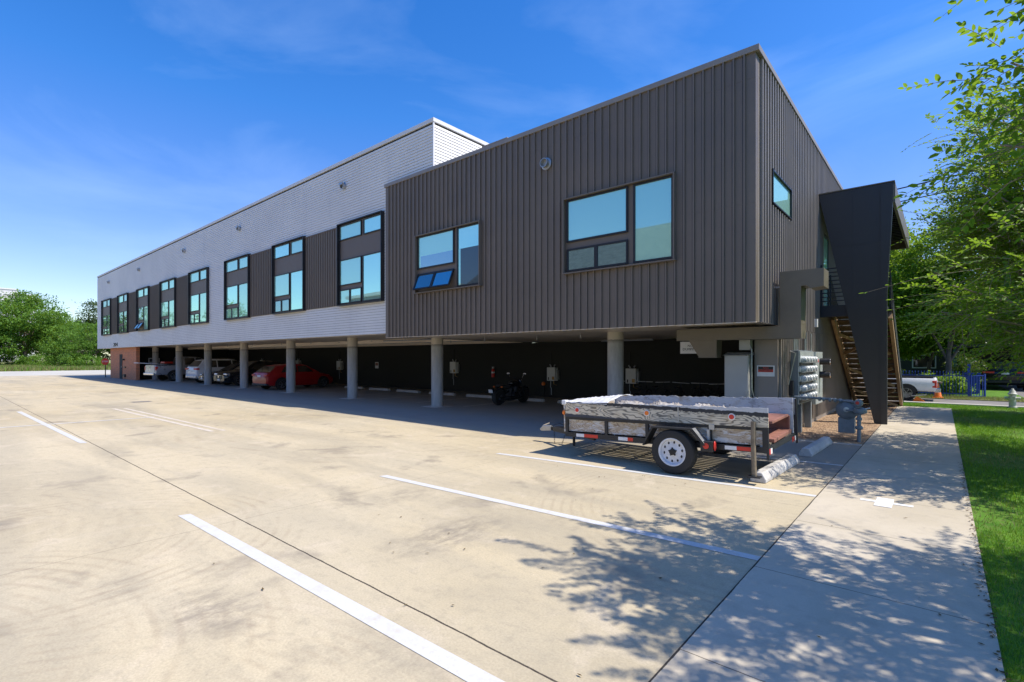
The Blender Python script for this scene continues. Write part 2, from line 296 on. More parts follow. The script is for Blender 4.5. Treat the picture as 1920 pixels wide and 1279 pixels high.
# ------------------------------------------------------------------ mesh helpers
class MB:
    def __init__(s): s.v = []; s.f = []
    def add(s, vs, fs):
        o = len(s.v); s.v += [tuple(q) for q in vs]; s.f += [tuple(i+o for i in f) for f in fs]; return s
    def box(s, x0, y0, z0, x1, y1, z1):
        if x0 > x1: x0, x1 = x1, x0
        if y0 > y1: y0, y1 = y1, y0
        if z0 > z1: z0, z1 = z1, z0
        return s.add([(x0,y0,z0),(x1,y0,z0),(x1,y1,z0),(x0,y1,z0),(x0,y0,z1),(x1,y0,z1),(x1,y1,z1),(x0,y1,z1)],
                     [(0,3,2,1),(4,5,6,7),(0,1,5,4),(1,2,6,5),(2,3,7,6),(3,0,4,7)])
    def obox(s, c, size, rot=(0,0,0)):
        m = Matrix.Translation(c) @ Matrix.Rotation(rot[2],4,'Z') @ Matrix.Rotation(rot[1],4,'Y') @ Matrix.Rotation(rot[0],4,'X')
        a, b, d = size[0]/2, size[1]/2, size[2]/2
        vs = [m @ Vector(q) for q in [(-a,-b,-d),(a,-b,-d),(a,b,-d),(-a,b,-d),(-a,-b,d),(a,-b,d),(a,b,d),(-a,b,d)]]
        return s.add(vs, [(0,3,2,1),(4,5,6,7),(0,1,5,4),(1,2,6,5),(2,3,7,6),(3,0,4,7)])
    def bar(s, p0, p1, wd, h):
        """rectangular bar between two points"""
        p0, p1 = Vector(p0), Vector(p1); d = (p1-p0); L = d.length; q = d.to_track_quat('Y', 'Z').to_matrix().to_4x4()
        m = Matrix.Translation((p0+p1)/2) @ q; a, b, c = wd/2, L/2, h/2
        vs = [m @ Vector(t) for t in [(-a,-b,-c),(a,-b,-c),(a,b,-c),(-a,b,-c),(-a,-b,c),(a,-b,c),(a,b,c),(-a,b,c)]]
        return s.add(vs, [(0,3,2,1),(4,5,6,7),(0,1,5,4),(1,2,6,5),(2,3,7,6),(3,0,4,7)])
    def quad(s, *p): return s.add(p, [tuple(range(len(p)))])
    def prism(s, pts, axis, lo, hi):
        """2-D outline extruded along an axis; pts are the two other coordinates in order"""
        def mk(p, h):
            if axis == 'x': return (h, p[0], p[1])
            if axis == 'y': return (p[0], h, p[1])
            return (p[0], p[1], h)
        n = len(pts); vs = [mk(p, lo) for p in pts]+[mk(p, hi) for p in pts]
        fs = [tuple(range(n))[::-1], tuple(range(n, 2*n))]+[(i, (i+1) % n, (i+1) % n+n, i+n) for i in range(n)]
        return s.add(vs, fs)
    def tube(s, pts, r, n=8, caps=True):
        pts = [Vector(p) for p in pts]; rs = r if isinstance(r, (list, tuple)) else [r]*len(pts)
        o = len(s.v); up = Vector((0, 0, 1))
        for i, p in enumerate(pts):
            d = (pts[min(i+1, len(pts)-1)]-pts[max(i-1, 0)]).normalized()
            a = d.cross(up if abs(d.z) < .95 else Vector((1, 0, 0))).normalized(); b = a.cross(d)
            for k in range(n):
                t = 2*math.pi*k/n; s.v.append(tuple(p+(a*math.cos(t)+b*math.sin(t))*rs[i]))
        for i in range(len(pts)-1):
            for k in range(n): s.f.append((o+i*n+k, o+(i+1)*n+k, o+(i+1)*n+(k+1) % n, o+i*n+(k+1) % n))
        if caps: s.f.append(tuple(o+k for k in range(n))); s.f.append(tuple(o+(len(pts)-1)*n+k for k in range(n))[::-1])
        return s
    def lathe(s, prof, c, axis='z', n=20, caps=True):
        """prof: list of (radius, height) round an axis through c"""
        o = len(s.v); c = Vector(c)
        for r, h in prof:
            for k in range(n):
                t = 2*math.pi*k/n; a, b = r*math.cos(t), r*math.sin(t)
                s.v.append(tuple(c+(Vector((a, b, h)) if axis == 'z' else Vector((h, a, b)) if axis == 'x' else Vector((b, h, a)))))
        m = len(prof)
        for i in range(m-1):
            for k in range(n): s.f.append((o+i*n+k, o+i*n+(k+1) % n, o+(i+1)*n+(k+1) % n, o+(i+1)*n+k))
        if caps: s.f.append(tuple(o+k for k in range(n))[::-1]); s.f.append(tuple(o+(m-1)*n+k for k in range(n)))
        return s
    def build(s, name, mat, parent=None, smooth=None, bevel=0, world=False, loc=None, label=None):
        me = bpy.data.meshes.new(name); vs = s.v
        if world and parent is not None:
            off = Vector(); p = parent
            while p: off += p.location; p = p.parent
            vs = [tuple(Vector(q)-off) for q in vs]
        me.from_pydata(vs, [], s.f); me.validate(); me.materials.append(mat if not isinstance(mat, str) else M[mat])
        bm = bmesh.new(); bm.from_mesh(me); bmesh.ops.recalc_face_normals(bm, faces=bm.faces); bm.to_mesh(me); bm.free()
        if smooth is not None:
            me.polygons.foreach_set('use_smooth', [True]*len(me.polygons)); me.set_sharp_from_angle(angle=R(smooth))
        o = bpy.data.objects.new(name, me); C.objects.link(o)
        if parent is not None: o.parent = parent
        if loc: o.location = loc
        if bevel:
            b = o.modifiers.new('bevel', 'BEVEL'); b.width = bevel; b.segments = 2; b.limit_method = 'ANGLE'
        if label: o['label'] = label
        return o
def thing(name, label, cat, loc=(0,0,0), rz=0, group=None):
    o = bpy.data.objects.new(name, None); C.objects.link(o); o.location = loc; o.rotation_euler = (0, 0, rz); o.empty_display_size = .2
    return tag(o, label, cat, group)
def tag(o, label, cat, group=None):
    o['label'] = label; o['category'] = cat
    if group: o['group'] = group
    return o
def struct(o, kind='structure'): o['kind'] = kind; return o
def copy_tree(o, parent=None):
    c = o.copy(); C.objects.link(c); c.parent = parent
    for ch in list(o.children): copy_tree(ch, c)
    return c
def dup(o, label, loc, rz=None):
    c = copy_tree(o); c.location = loc; c['label'] = label
    if rz is not None: c.rotation_euler = (0, 0, rz)
    return c
def npmesh(name, V, F, mat, parent=None):
    """V (n,3), F (m,k) numpy arrays"""
    me = bpy.data.meshes.new(name); n, k = F.shape
    me.vertices.add(len(V)); me.vertices.foreach_set('co', np.ascontiguousarray(V, dtype=np.float32).ravel())
    me.loops.add(n*k); me.loops.foreach_set('vertex_index', F.astype(np.int32).ravel())
    me.polygons.add(n); me.polygons.foreach_set('loop_start', (np.arange(n)*k).astype(np.int32)); me.polygons.foreach_set('loop_total', np.full(n, k, dtype=np.int32))
    me.update(calc_edges=True); me.materials.append(M[mat] if isinstance(mat, str) else mat)
    o = bpy.data.objects.new(name, me); C.objects.link(o)
    if parent is not None: o.parent = parent
    return o
def text(body, size, mat, parent, loc, rot, name='lettering', ext=.002, align='CENTER', sx=1.0):
    cu = bpy.data.curves.new(name, 'FONT'); cu.body = body; cu.size = size; cu.extrude = ext; cu.align_x = align; cu.align_y = 'CENTER'; cu.resolution_u = 2
    t = bpy.data.objects.new(name, cu); C.objects.link(t)
    dg = bpy.context.evaluated_depsgraph_get(); me = bpy.data.meshes.new_from_object(t.evaluated_get(dg)); bpy.data.objects.remove(t)
    me.materials.clear(); me.materials.append(M[mat]); o = bpy.data.objects.new(name, me); C.objects.link(o)
    o.parent = parent; o.location = loc; o.rotation_euler = rot; o.scale = (sx, 1, 1); return o

# ------------------------------------------------------------------ ground
def sheet(name, x0, y0, x1, y1, z, mat, kind='structure', sub=1):
    b = MB(); b.quad((x0,y0,z),(x1,y0,z),(x1,y1,z),(x0,y1,z)); return struct(b.build(name, mat), kind)
sheet('ground', -900, -900, 900, 900, -.06, 'earth')
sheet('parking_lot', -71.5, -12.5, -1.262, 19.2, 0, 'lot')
sheet('road', -96, -120, -71.5, 160, -.012, 'pale_road')
sheet('field', -600, -300, -96, 400, -.02, 'field')
sheet('sidewalk', -1.262, -6, .28, 24.2, .004, 'walk')
b = MB(); b.box(-2.78, 13.0, -.05, -1.266, 24.8, -.0); pb = struct(b.build('planting_bed', 'dirt'))
pb.location.z = .006
sheet('lawn', .28, -6, 30, 26.2, -.008, 'grass_base')
sheet('grass_strip', -12, 24.2, .28, 26.2, -.004, 'grass_base')
sheet('street', -60, 26.65, 60, 29.9, -.03, 'asphalt')
b = MB(); b.box(-60, 26.2, -.1, 60, 26.45, .045); struct(b.build('kerb', 'curb', bevel=.015))
sheet('gutter', -60, 26.45, 60, 26.65, -.022, 'curb')
sheet('verge', -60, 29.9, 2.9, 31.2, .0, 'field')
sheet('driveway', 2.9, 29.9, 12, 52, -.02, 'asphalt')
sheet('garden', -60, 31.2, 2.9, 90, .004, 'grass_base')
sheet('garden', 12, 29.9, 60, 90, .004, 'grass_base')

# painted lines and marks (flat paint on the slab)
def pline(pts, mat='line', z=.004):
    b = MB(); b.quad(*[(x, y, z) for x, y in pts]); return struct(b.build('parking_line', mat))
pline([(-6.75, 1.91), (-.95+(-.9), 2.0), (-1.25, 2.02), (-1.25, 2.15), (-6.72, 2.03)])
pline([(-6.63, 4.58), (-1.265, 4.90), (-1.265, 5.02), (-6.60, 4.70)])
pline([(-6.49, 7.10), (-1.265, 7.64), (-1.265, 7.75), (-6.47, 7.21)])
pline([(-23.98, 2.02), (-14.10, 2.16), (-14.00, 2.28), (-23.9, 2.14)])
pline([(-22.7, 4.36), (-13.8, 4.60), (-13.8, 4.72), (-22.7, 4.48)], 'line_faded')
pline([(-22.6, 4.66), (-13.75, 4.86), (-13.75, 4.97), (-22.6, 4.77)], 'line_faded')
b = MB(); b.quad((-19.46, -6.4, .0045), (-19.34, -6.4, .0045), (-18.50, 4.62, .0045), (-18.62, 4.62, .0045)); struct(b.build('parking_line', 'line'))
for x in (-13.7, -16.4, -19.1, -21.8, -24.5, -27.2):
    b = MB(); b.quad((x-.05, 13.2, .004), (x+.05, 13.2, .004), (x+.05, 17.6, .004), (x-.05, 17.6, .004)); struct(b.build('parking_line', 'line_faded'))
pline([(-2.75, 9.95), (-1.27, 10.12), (-1.27, 10.22), (-2.75, 10.05)])
pline([(-2.75, 12.55), (-1.27, 12.72), (-1.27, 12.82), (-2.75, 12.65)])
b = MB(); b.quad((-.80, 7.85, .008), (-.26, 7.87, .008), (-.26, 7.96, .008), (-.80, 7.94, .008)); b.quad((-.64, 7.66, .009), (-.46, 7.66, .009), (-.46, 8.14, .009), (-.64, 8.14, .009))
struct(b.build('painted_cross', 'white'))
b = MB(); b.quad((-25.7, 5.55, .004), (-25.15, 5.55, .004), (-25.15, 6.2, .004), (-25.7, 6.2, .004)); b.box(-25.6, 5.62, .004, -25.25, 6.12, .008); struct(b.build('drain_cover', 'asphalt'))

# ------------------------------------------------------------------ the building
WX, FY, SY = -2.8, 10.72, 10.85         # right wall plane, dark facade plane, white facade plane
DL, DZ0, DZ1 = -15.12, 2.56, 8.02
WL, WR, WZ0, WZ1 = -62.1, -12.67, 2.72, 9.72
bld = thing('apartment_building', 'long two storey building on round concrete columns, dark ribbed wing and white lapped siding wing', 'building', (-20, 12, 0))
def B(mb, name, mat, smooth=None, bevel=0, label=None, parent=None): return mb.build(name, mat, parent or bld, smooth, bevel, True, label=label)
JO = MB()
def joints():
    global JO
    B(JO, 'joint_shade_strip', 'frame_black'); JO = MB()  # black strips beside the ribs: joint line and rib shade in one colour
def ribs(mb, x0, x1, z0, z1, y, pitch, rw, rd, holes=()):
    n = max(1, round((x1-x0)/pitch)); p = (x1-x0)/n
    for i in range(1, n):
        x = x0+i*p; segs = [(z0, z1)]
        for hx0, hx1, hz0, hz1 in holes:
            if hx0-.02 < x < hx1+.02: segs = [(z0, hz0), (hz1, z1)]
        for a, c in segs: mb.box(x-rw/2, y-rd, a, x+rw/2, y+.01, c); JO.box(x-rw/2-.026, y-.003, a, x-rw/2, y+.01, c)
# dark wing: front skin, right skin
holesF = [(-13.3, -10.3, 3.98, 5.9), (-7.36, -4.4, 4.03, 5.92)]
f = MB(); f.box(DL, FY+.0, DZ0, WX-.0, FY+.2, DZ1-.01); ribs(f, DL, WX, DZ0+.002, DZ1-.10, FY, .207, .036, .045, holesF)
for (z, a, c) in ((7.42, DL, WX), (4.93, DL, -13.4), (4.93, -10.2, -7.4), (4.93, -4.3, WX)):   # panel laps
    f.box(a+.01, FY-.004, z, c-.01, FY+.01, z+.006)
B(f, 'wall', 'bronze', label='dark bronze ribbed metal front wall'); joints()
f = MB(); f.box(WX-.2, FY+.2, DZ0, WX, 26, DZ1-.012)
n = int((26-FY)/.207)
for i in range(1, n):
    y = FY+.12+i*.207
    z0 = DZ0+.002
    segs = [(z0, DZ1-.10)]
    if 11.7 < y < 13.6: segs = [(z0, 5.13), (5.90, DZ1-.10)]
    if 17.9 < y < 18.9: segs = [(z0, 3.4), (5.7, DZ1-.1)]
    for a, c in segs: f.box(WX-.01, y-.024, a, WX+.055, y+.024, c); JO.box(WX-.01, y-.062, a, WX+.003, y-.024, c)  # strip on the side away from the sun, rib shadow put into its colour
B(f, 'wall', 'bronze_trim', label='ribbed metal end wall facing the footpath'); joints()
# enclosed ground floor room below the end wall
f = MB(); f.box(-3.29, 12.5, 0, WX-.002, 12.7, DZ0-.004); f.box(WX-.16, 12.7, 0, WX-.006, 26, DZ0-.004)
for i in range(66):
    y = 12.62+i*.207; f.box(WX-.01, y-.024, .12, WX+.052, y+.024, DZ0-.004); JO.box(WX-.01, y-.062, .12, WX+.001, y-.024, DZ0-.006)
f.box(WX-.01, 12.6, 0, WX+.02, 25.9, .11)
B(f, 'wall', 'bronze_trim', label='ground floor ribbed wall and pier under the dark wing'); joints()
# caps
f = MB(); f.box(DL-.03, FY-.05, DZ1-.10, WX+.075, FY+.22, DZ1+.02); f.box(WX-.2, FY+.22, DZ1-.10, WX+.075, 26.03, DZ1+.02)
f.box(-10.3, FY-.055, DZ1+.02, -9.3, FY+.2, DZ1+.05)
B(f, 'roof_cap', 'bronze_trim', bevel=.006)
f = MB(); f.box(DL, FY+.2, DZ1-.35, WX-.2, 26, DZ1-.25); B(f, 'roof', 'roof_grey')
f = MB(); f.box(DL, FY+.2, DZ0+.02, DL+.15, 26, DZ1-.012); B(f, 'wall', 'bronze', label='inner end wall of the dark wing')
f = MB(); f.box(DL+.15, 25.9, DZ0, WX-.2, 26.05, DZ1-.012); B(f, 'wall', 'garage_wall', label='rear wall of the dark wing')
f = MB(); f.box(DL, 19.0, .0, WX-.2, 19.2, DZ0); B(f, 'wall', 'garage_wall', label='black painted back wall of the carport')
# white wing: real lapped boards
f = MB(); x0, x1 = WL, WR; pitch = .1015
n = int((WZ1-.12-WZ0)/pitch)
for i in range(n):
    z0 = WZ0+i*pitch; z1 = z0+pitch
    f.quad((x0, SY-.022, z0+.009), (x1, SY-.022, z0+.009), (x1, SY-.006, z1), (x0, SY-.006, z1))
    f.quad((x0, SY-.022, z0+.009), (x0, SY+.008, z0+.009), (x1, SY+.008, z0+.009), (x1, SY-.022, z0+.009))
    f.quad((x1+.018, SY, z0+.009), (x1+.018, 20.5, z0+.009), (x1, 20.5, z1), (x1, SY, z1)); f.quad((x1+.018, SY, z0+.009), (x1-.01, SY, z0+.009), (x1-.01, 20.5, z0+.009), (x1+.018, 20.5, z0+.009))
    f.quad((x0-.014, SY, z0), (x0-.014, 20.5, z0), (x0, 20.5, z1), (x0, SY, z1))
B(f, 'wall', 'siding', label='white horizontal lapped siding')
f = MB(); f.box(WL+.02, SY+.01, WZ0, WR-.02, SY+.2, WZ1-.1); f.box(WL+.02, 20.3, WZ0, WR-.02, 20.5, WZ1-.1); f.box(WL+.02, SY+.2, WZ0, WL+.2, 20.3, WZ1-.1); f.box(WR-.2, SY+.2, WZ0, WR-.02, 20.3, WZ1-.1)  # black sheet showing in the board gaps, lap shade put into its colour
B(f, 'wall', 'garage_wall', label='black sheathing behind the white siding, its colour standing for the shade under the laps')
f = MB(); f.box(WL-.03, SY-.045, WZ1-.13, WR+.045, SY+.2, WZ1+.0); f.box(WR-.2, SY+.2, WZ1-.13, WR+.045, 20.5, WZ1); f.box(WL-.03, SY+.2, WZ1-.13, WL+.2, 20.5, WZ1); f.box(WL-.03, 20.5, WZ1-.13, WR+.045, 20.6, WZ1)
f.box(WR-.02, SY-.03, WZ0, WR+.022, SY+.03, WZ1-.13)
B(f, 'roof_cap', 'white_trim', bevel=.008)
f = MB(); f.box(WL+.2, SY+.2, WZ1-.5, WR-.2, 20.3, WZ1-.4); B(f, 'roof', 'roof_grey')
# carport wall behind the cars, side returns, brick stair core
f = MB(); f.box(-52.4, 19.0, 0, DL, 19.2, WZ0); f.box(-52.6, 11.5, 0, -52.4, 19.2, WZ0); B(f, 'wall', 'garage_wall', label='black painted carport wall')
f = MB(); f.box(-58.7, 11.2, 0, -50.0, 11.45, WZ0-.004); f.box(-58.7, 11.45, 0, -58.45, 19, WZ0-.004); B(f, 'brick_wall', 'brick')
core = MB(); core.box(-55.25, 11.17, 0, -54.35, 11.2, 2.15); d = B(core, 'door', 'garage_wall', bevel=.004)
B(MB().box(-54.48, 11.12, 1.0, -54.44, 11.17, 1.12), 'handle', 'galv', parent=d)
f = MB(); f.lathe([(.09, -.14), (.09, 0)], (-53.6, 11.1, 1.75), 'z', 12); B(f, 'wall_fitting', 'black')
for q in ((.98, 1.08, 11.12), (.2, .42, 11.08)): B(MB().box(-53.72, q[2], q[0], -53.15, 11.2, q[1]), 'wall_fitting', 'black')
# soffits: slightly pillowed panels
def soffit(x0, x1, y0, y1, z, pw=1.22, pl=2.44):
    V = []; F = []; sub = 6
    nx = max(1, round((x1-x0)/pl)); ny = max(1, round((y1-y0)/pw)); dx = (x1-x0)/nx; dy = (y1-y0)/ny
    for i in range(nx):
        for j in range(ny):
            o = len(V); amp = random.uniform(.016, .034)
            for a in range(sub+1):
                for c in range(sub+1):
                    u, v = a/sub, c/sub; V.append((x0+(i+u)*dx, y0+(j+v)*dy, z-amp*math.sin(math.pi*u)**.6*math.sin(math.pi*v)**.6 if 0 < u < 1 and 0 < v < 1 else z+.008))
            for a in range(sub):
                for c in range(sub):
                    k = o+a*(sub+1)+c; F.append((k, k+1, k+sub+2, k+sub+1))
    b = MB(); b.v = V; b.f = F; return b
s1 = soffit(DL+.0, WX-.02, FY+.02, 19.0, DZ0+.03); s1.box(DL, FY+.001, DZ0-.012, WX, FY+.10, DZ0-.0); B(s1, 'soffit', 'soffit', 50)
s2 = soffit(WL+.02, DL-.002, SY+.02, 19.0, WZ0+.03); s2.box(WL, SY+.0, WZ0-.014, DL-.01, SY+.09, WZ0-.001); B(s2, 'soffit', 'soffit', 50)
f = MB(); f.box(WL, SY+.1, WZ0+.05, DL, 19.2, WZ0+.12); f.box(DL, FY+.2, DZ0+.05, WX-.2, 19.2, DZ0+.12); B(f, 'floor_slab', 'garage_wall')
# dropped beams along the soffit with pipes below it
f = MB()
for y in (14.9, 16.6, 18.2): B(MB().box(-50, y, WZ0-.16, DL+.1, y+.16, WZ0+.03), 'soffit_beam', 'soffit')
def sprinkler(x, y, z):
    b = MB(); b.tube([(x, y, z), (x, y, z-.12)], .012, 6); b.lathe([(.01, -.15), (.035, -.14), (.03, -.12)], (x, y, z), 'z', 8); return B(b, 'sprinkler_head', 'galv')
for x in (-8.5, -10.2, -12.6, -14.4): sprinkler(x, 13.2, DZ0+.02)
for x in (-17.5, -20, -22.8, -25.6, -29, -33, -37): sprinkler(x, 13.4, WZ0+.02)
f = MB(); f.tube([(-9.4, 16.0, DZ0-.10), (-7.4, 16.0, DZ0-.10)], .035, 8); f.tube([(-15, 16.2, WZ0-.10), (-48, 16.2, WZ0-.10)], .03, 8); f.tube([(-15.2, 14.2, WZ0-.08), (-20.2, 14.2, WZ0-.08)], .025, 8); B(f, 'ceiling_pipe', 'galv', 40)
# columns
cols = [-6.95, -14.5, -20.3, -26.2, -32.2, -38.2, -44.2, -50.3]
for i, x in enumerate(cols):
    top = DZ0+.03 if x > DL else WZ0+.03
    r = .225
    b = MB(); b.lathe([(r+.0, 0), (r, .3), (r, 1.2), (r, top)], (0, 0, 0), 'z', 32)
    o = b.build('column', 'column', bld, 40); o.location = Vector((x, 12.6, 0))-bld.location
    q = MB(); q.box(-.42, -.42, .001, .42, .42, .007); q.lathe([(r+.015, .0), (r+.015, .012)], (0, 0, 0), 'z', 24); q.build('base_pad', 'curb', o)
# windows -----------------------------------------------------------
def pane(mb_pts, y, mat, parent, frame=.035, tilt=0, blind=None):
    """a pane with its sash: mb_pts=(x0,x1,z0,z1)"""
    x0, x1, z0, z1 = mb_pts; h = z1-z0; w_ = x1-x0
    s = MB(); fr = frame
    def T(x, yy, z):
        if not tilt: return (x, y+yy, z)
        dz = z-z1; return (x, y+yy*math.cos(tilt)-(-dz)*math.sin(tilt), z1+dz*math.cos(tilt)-yy*math.sin(tilt))
    for a, c, d_, e in ((x0, x1, z0, z0+fr), (x0, x1, z1-fr, z1), (x0, x0+fr, z0+fr, z1-fr), (x1-fr, x1, z0+fr, z1-fr)):
        vs = [T(xx, yy, zz) for zz in (d_, e) for xx, yy in ((a, -.02), (c, -.02), (c, .02), (a, .02))]
        s.add(vs, [(0,3,2,1),(4,5,6,7),(0,1,5,4),(1,2,6,5),(2,3,7,6),(3,0,4,7)])
    sash = s.build('sash', 'frame_black', parent)
    zs_ = z0+fr
    if blind is not None:      # blind drawn part of the way down behind the glass
        zs_ = z1-fr-(h-2*fr)*blind; g = MB(); g.quad(T(x0+fr, .004, z0+fr), T(x1-fr, .004, z0+fr), T(x1-fr, .004, zs_), T(x0+fr, .004, zs_)); g.build('pane', 'pane_inner', parent)
        g = MB(); g.quad(T(x0+fr, .003, z0+fr), T(x0+fr+.1, .003, z0+fr), T(x0+fr+.1, .003, zs_), T(x0+fr, .003, zs_)); g.build('curtain_edge', 'pane_blind', parent)
    g = MB(); g.quad(T(x0+fr, .004, zs_), T(x1-fr, .004, zs_), T(x1-fr, .004, z1-fr), T(x0+fr, .004, z1-fr)); g.build('pane', mat, parent)
    return sash
def bay(xl, xr, mats, open_=False, label=None):
    """projecting black window bay on the white wall; local origin at its lower left on the wall plane"""
    W = xr-xl; z0, z1 = 3.90, 7.16; y = 0; pr = .15
    f = MB(); t = .036
    f.box(0, -pr, 0, t, .03, z1-z0); f.box(W-t, -pr, 0, W, .03, z1-z0); f.box(t, -pr, z1-z0-t, W-t, .03, z1-z0); f.box(t, -pr, 0, W-t, .03, t)
    o = f.build('window', 'frame_black', bld); o.location = Vector((xl, SY-.02, z0))-bld.location
    if label: o['label'] = label
    k = W/3.03
    sp = MB(); yb = -.035
    sp.box(t, yb, t, W-t, .02, z1-z0-t); sp.build('spandrel', 'spandrel', o)
    yp = yb-.025
    m0, m1 = 1.63*k, 1.72*k; xb = W-.09
    pane((.10, m0, 2.60, 3.18), yp, mats[0], o); pane((m1+.06, xb, 2.60, 3.18), yp, mats[1], o)
    pane((.10, m0, .80, 1.82), yp, mats[2], o); pane((m1, xb, .07, 1.82), yp, mats[3], o)
    pane((.10, .83*k, .08, .63), yp, mats[4], o, tilt=R(32) if open_ else 0); pane((.85*k, m0, .08, .63), yp, mats[5], o, tilt=R(32) if open_ else 0)
    mm = MB(); mm.box(.07, yp-.03, .0+.05, .10, yp+.02, z1-z0-t); mm.build('mullion', 'frame_black', o)
    return o
Lb, Dk = 'pane_blind', 'pane_dark'
bays = [(-18.36, -15.35, [Lb, Lb, Lb, Lb, Lb, Lb], 0, 'first window bay left of the dark wing'),
        (-24.17, -21.13, [Lb, Lb, Lb, Lb, Dk, Dk], 0, 'second window bay left of the dark wing'),
        (-30.02, -26.87, [Lb, Lb, Lb, Lb, Lb, Lb], 0, 'third window bay, left end of its dark band'),
        (-35.82, -32.65, [Lb, Lb, Lb, Lb, Lb, Lb], 0, 'window bay at the right end of the far dark band'),
        (-41.76, -38.5, [Lb, Lb, Lb, Lb, Dk, Dk], 0, 'second bay of the far dark band'),
        (-47.74, -44.55, [Lb, Lb, Dk, Lb, Dk, Dk], 1, 'bay with its lower panes tilted open'),
        (-53.72, -50.47, [Lb, Dk, Dk, Dk, Dk, Dk], 0, 'second bay from the far end'),
        (-59.70, -56.3, [Dk, Dk, Dk, Dk, Dk, Dk], 0, 'bay nearest the far end')]
for xl, xr, ms, op, lb in bays: bay(xl, xr, ms, op, lb)
# ribbed dark bands between the bays
for a, c in ((-21.13, -18.36), (-26.87, -24.17), (-38.5, -35.82), (-44.55, -41.76), (-50.47, -47.74), (-56.3, -53.72)):
    f = MB(); f.box(a, SY-.04, 3.93, c, SY+.01, 7.08); ribs(f, a, c, 3.932, 7.06, SY-.04, .19, .034, .034)
    f.box(a, SY-.08, 7.06, c, SY+.0, 7.10)
    f.box(a+.01, SY-.044, 5.95, c-.01, SY-.03, 5.956)
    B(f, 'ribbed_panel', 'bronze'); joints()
def dwin(xl, xr, mats, tilt, label, bl=(None, None)):
    z0, z1 = 4.0, 5.90; W = xr-xl; H = z1-z0; pr = .13; t = .03
    f = MB(); f.box(0, -pr, 0, t, .02, H); f.box(W-t, -pr, 0, W, .02, H); f.box(t, -pr, H-t, W-t, .02, H); f.box(-.0, -pr-.01, -.03, W+.02, .02, 0)
    o = f.build('window', 'bronze', bld); o.location = Vector((xl, FY, z0))-bld.location; o['label'] = label
    sp = MB(); sp.box(t, -.012, 0, W-t, .01, H-t); sp.build('panel', 'spandrel', o)
    x_m = 1.79*W/2.94
    yp = -.035
    pane((.07, x_m, .78, H-t-.01), yp, mats[0], o, .045, blind=bl[0]); pane((x_m+.14, W-.05, .03, H-t-.01), yp, mats[1], o, .045, blind=bl[1])
    h = (.07+x_m)/2
    pane((.07, h, .035, .61), yp, mats[2], o, .045, tilt); pane((h, x_m, .035, .61), yp, mats[3], o, .045, tilt)
    return o
dwin(-13.34, -10.33, [Lb, Lb, Dk, Dk], R(22), 'smaller looking left window of the dark wing, lower panes tilted out', (.62, .36))
dwin(-7.36, -4.42, [Lb, Lb, Dk, Dk], 0, 'large right window of the dark wing near the corner')
# small window in the end wall
f = MB(); f.box(WX-.02, 11.74, 5.16, WX+.085, 11.77, 5.88); f.box(WX-.02, 13.53, 5.16, WX+.075, 13.56, 5.88); f.box(WX-.02, 11.77, 5.85, WX+.075, 13.53, 5.88); f.box(WX-.02, 11.77, 5.16, WX+.075, 13.53, 5.19)
o = B(f, 'window', 'frame_black', label='small window high in the end wall')
g = MB(); g.quad((WX+.03, 11.77, 5.19), (WX+.03, 13.53, 5.19), (WX+.03, 13.53, 5.85), (WX+.03, 11.77, 5.85)); B(g, 'pane', Lb, parent=o)
# door and glass at the landing
f = MB(); f.box(WX, 17.95, 3.42, WX+.05, 18.0, 5.65); f.box(WX, 18.85, 3.42, WX+.05, 18.9, 5.65); f.box(WX, 18.0, 5.6, WX+.05, 18.85, 5.65); o = B(f, 'door', 'frame_black', label='glazed door at the stair landing')
g = MB(); g.quad((WX+.02, 18.0, 3.42), (WX+.02, 18.85, 3.42), (WX+.02, 18.85, 5.6), (WX+.02, 18.0, 5.6)); B(g, 'pane', Lb, parent=o)
# round exhaust hoods
for x, z, y, lb in [(-18.05, 8.66, SY, None), (-28.26, 8.68, SY, None), (-36.91, 8.70, SY, None), (-47.4, 8.70, SY, None), (-57.32, 8.70, SY, None), (-7.94, 6.97, FY-.03, 'round steel exhaust hood on the dark wall')]:
    b = MB(); b.lathe([(.16, .015), (.16, -.02), (.12, -.03), (.12, -.14), (.105, -.14), (.10, -.03)], (x, y, z), 'y', 20)
    b.prism([(x-.12, z+.12), (x+.12, z+.12), (x+.12, z+.02), (x-.12, z+.02)], 'y', y-.19, y-.14) if y > 10.8 else None
    B(b, 'exhaust_hood', 'galv', 40, label=lb)
o = text('204', .46, 'black', bld, Vector((-54.9, SY-.03, 2.98))-bld.location, (R(90), 0, 0), 'house_number', .012, sx=2.2)
for x, z in ((-25.0, 3.22), (-14.0, 3.2)):
    pass

# ------------------------------------------------------------------ stair tower at the end wall
st = thing('exterior_staircase', 'tall charcoal tapering fin wall with canopy and open timber stair behind it', 'staircase', (-1.8, 17.2, 0))
def S(mb, name, mat, smooth=None, bevel=0, label=None): return mb.build(name, mat, st, smooth, bevel, True, label=label)
b = MB(); b.prism([(-2.76, 6.65), (-.98, 6.65), (-1.13, 3.6), (-1.13, .006), (-1.42, .006)], 'y', 17.2, 17.32)
for z in (3.45, 5.05): b.box(-2.45 if z > 5 else -2.12, 17.196, z, -1.28, 17.2, z+.008)
b.box(-1.93, 17.196, 3.46, -1.922, 17.2, 6.6)
S(b, 'fin_wall', 'fin')
b = MB(); b.prism([(-1.27, 6.64), (-1.0, 6.64), (-1.14, 3.6), (-1.14, .006), (-1.27, .006)], 'y', 17.165, 17.199); S(b, 'pilaster', 'fin')
b = MB(); b.box(-2.76, 17.32, 6.50, -1.03, 25.0, 6.66); S(b, 'canopy_roof', 'fin')
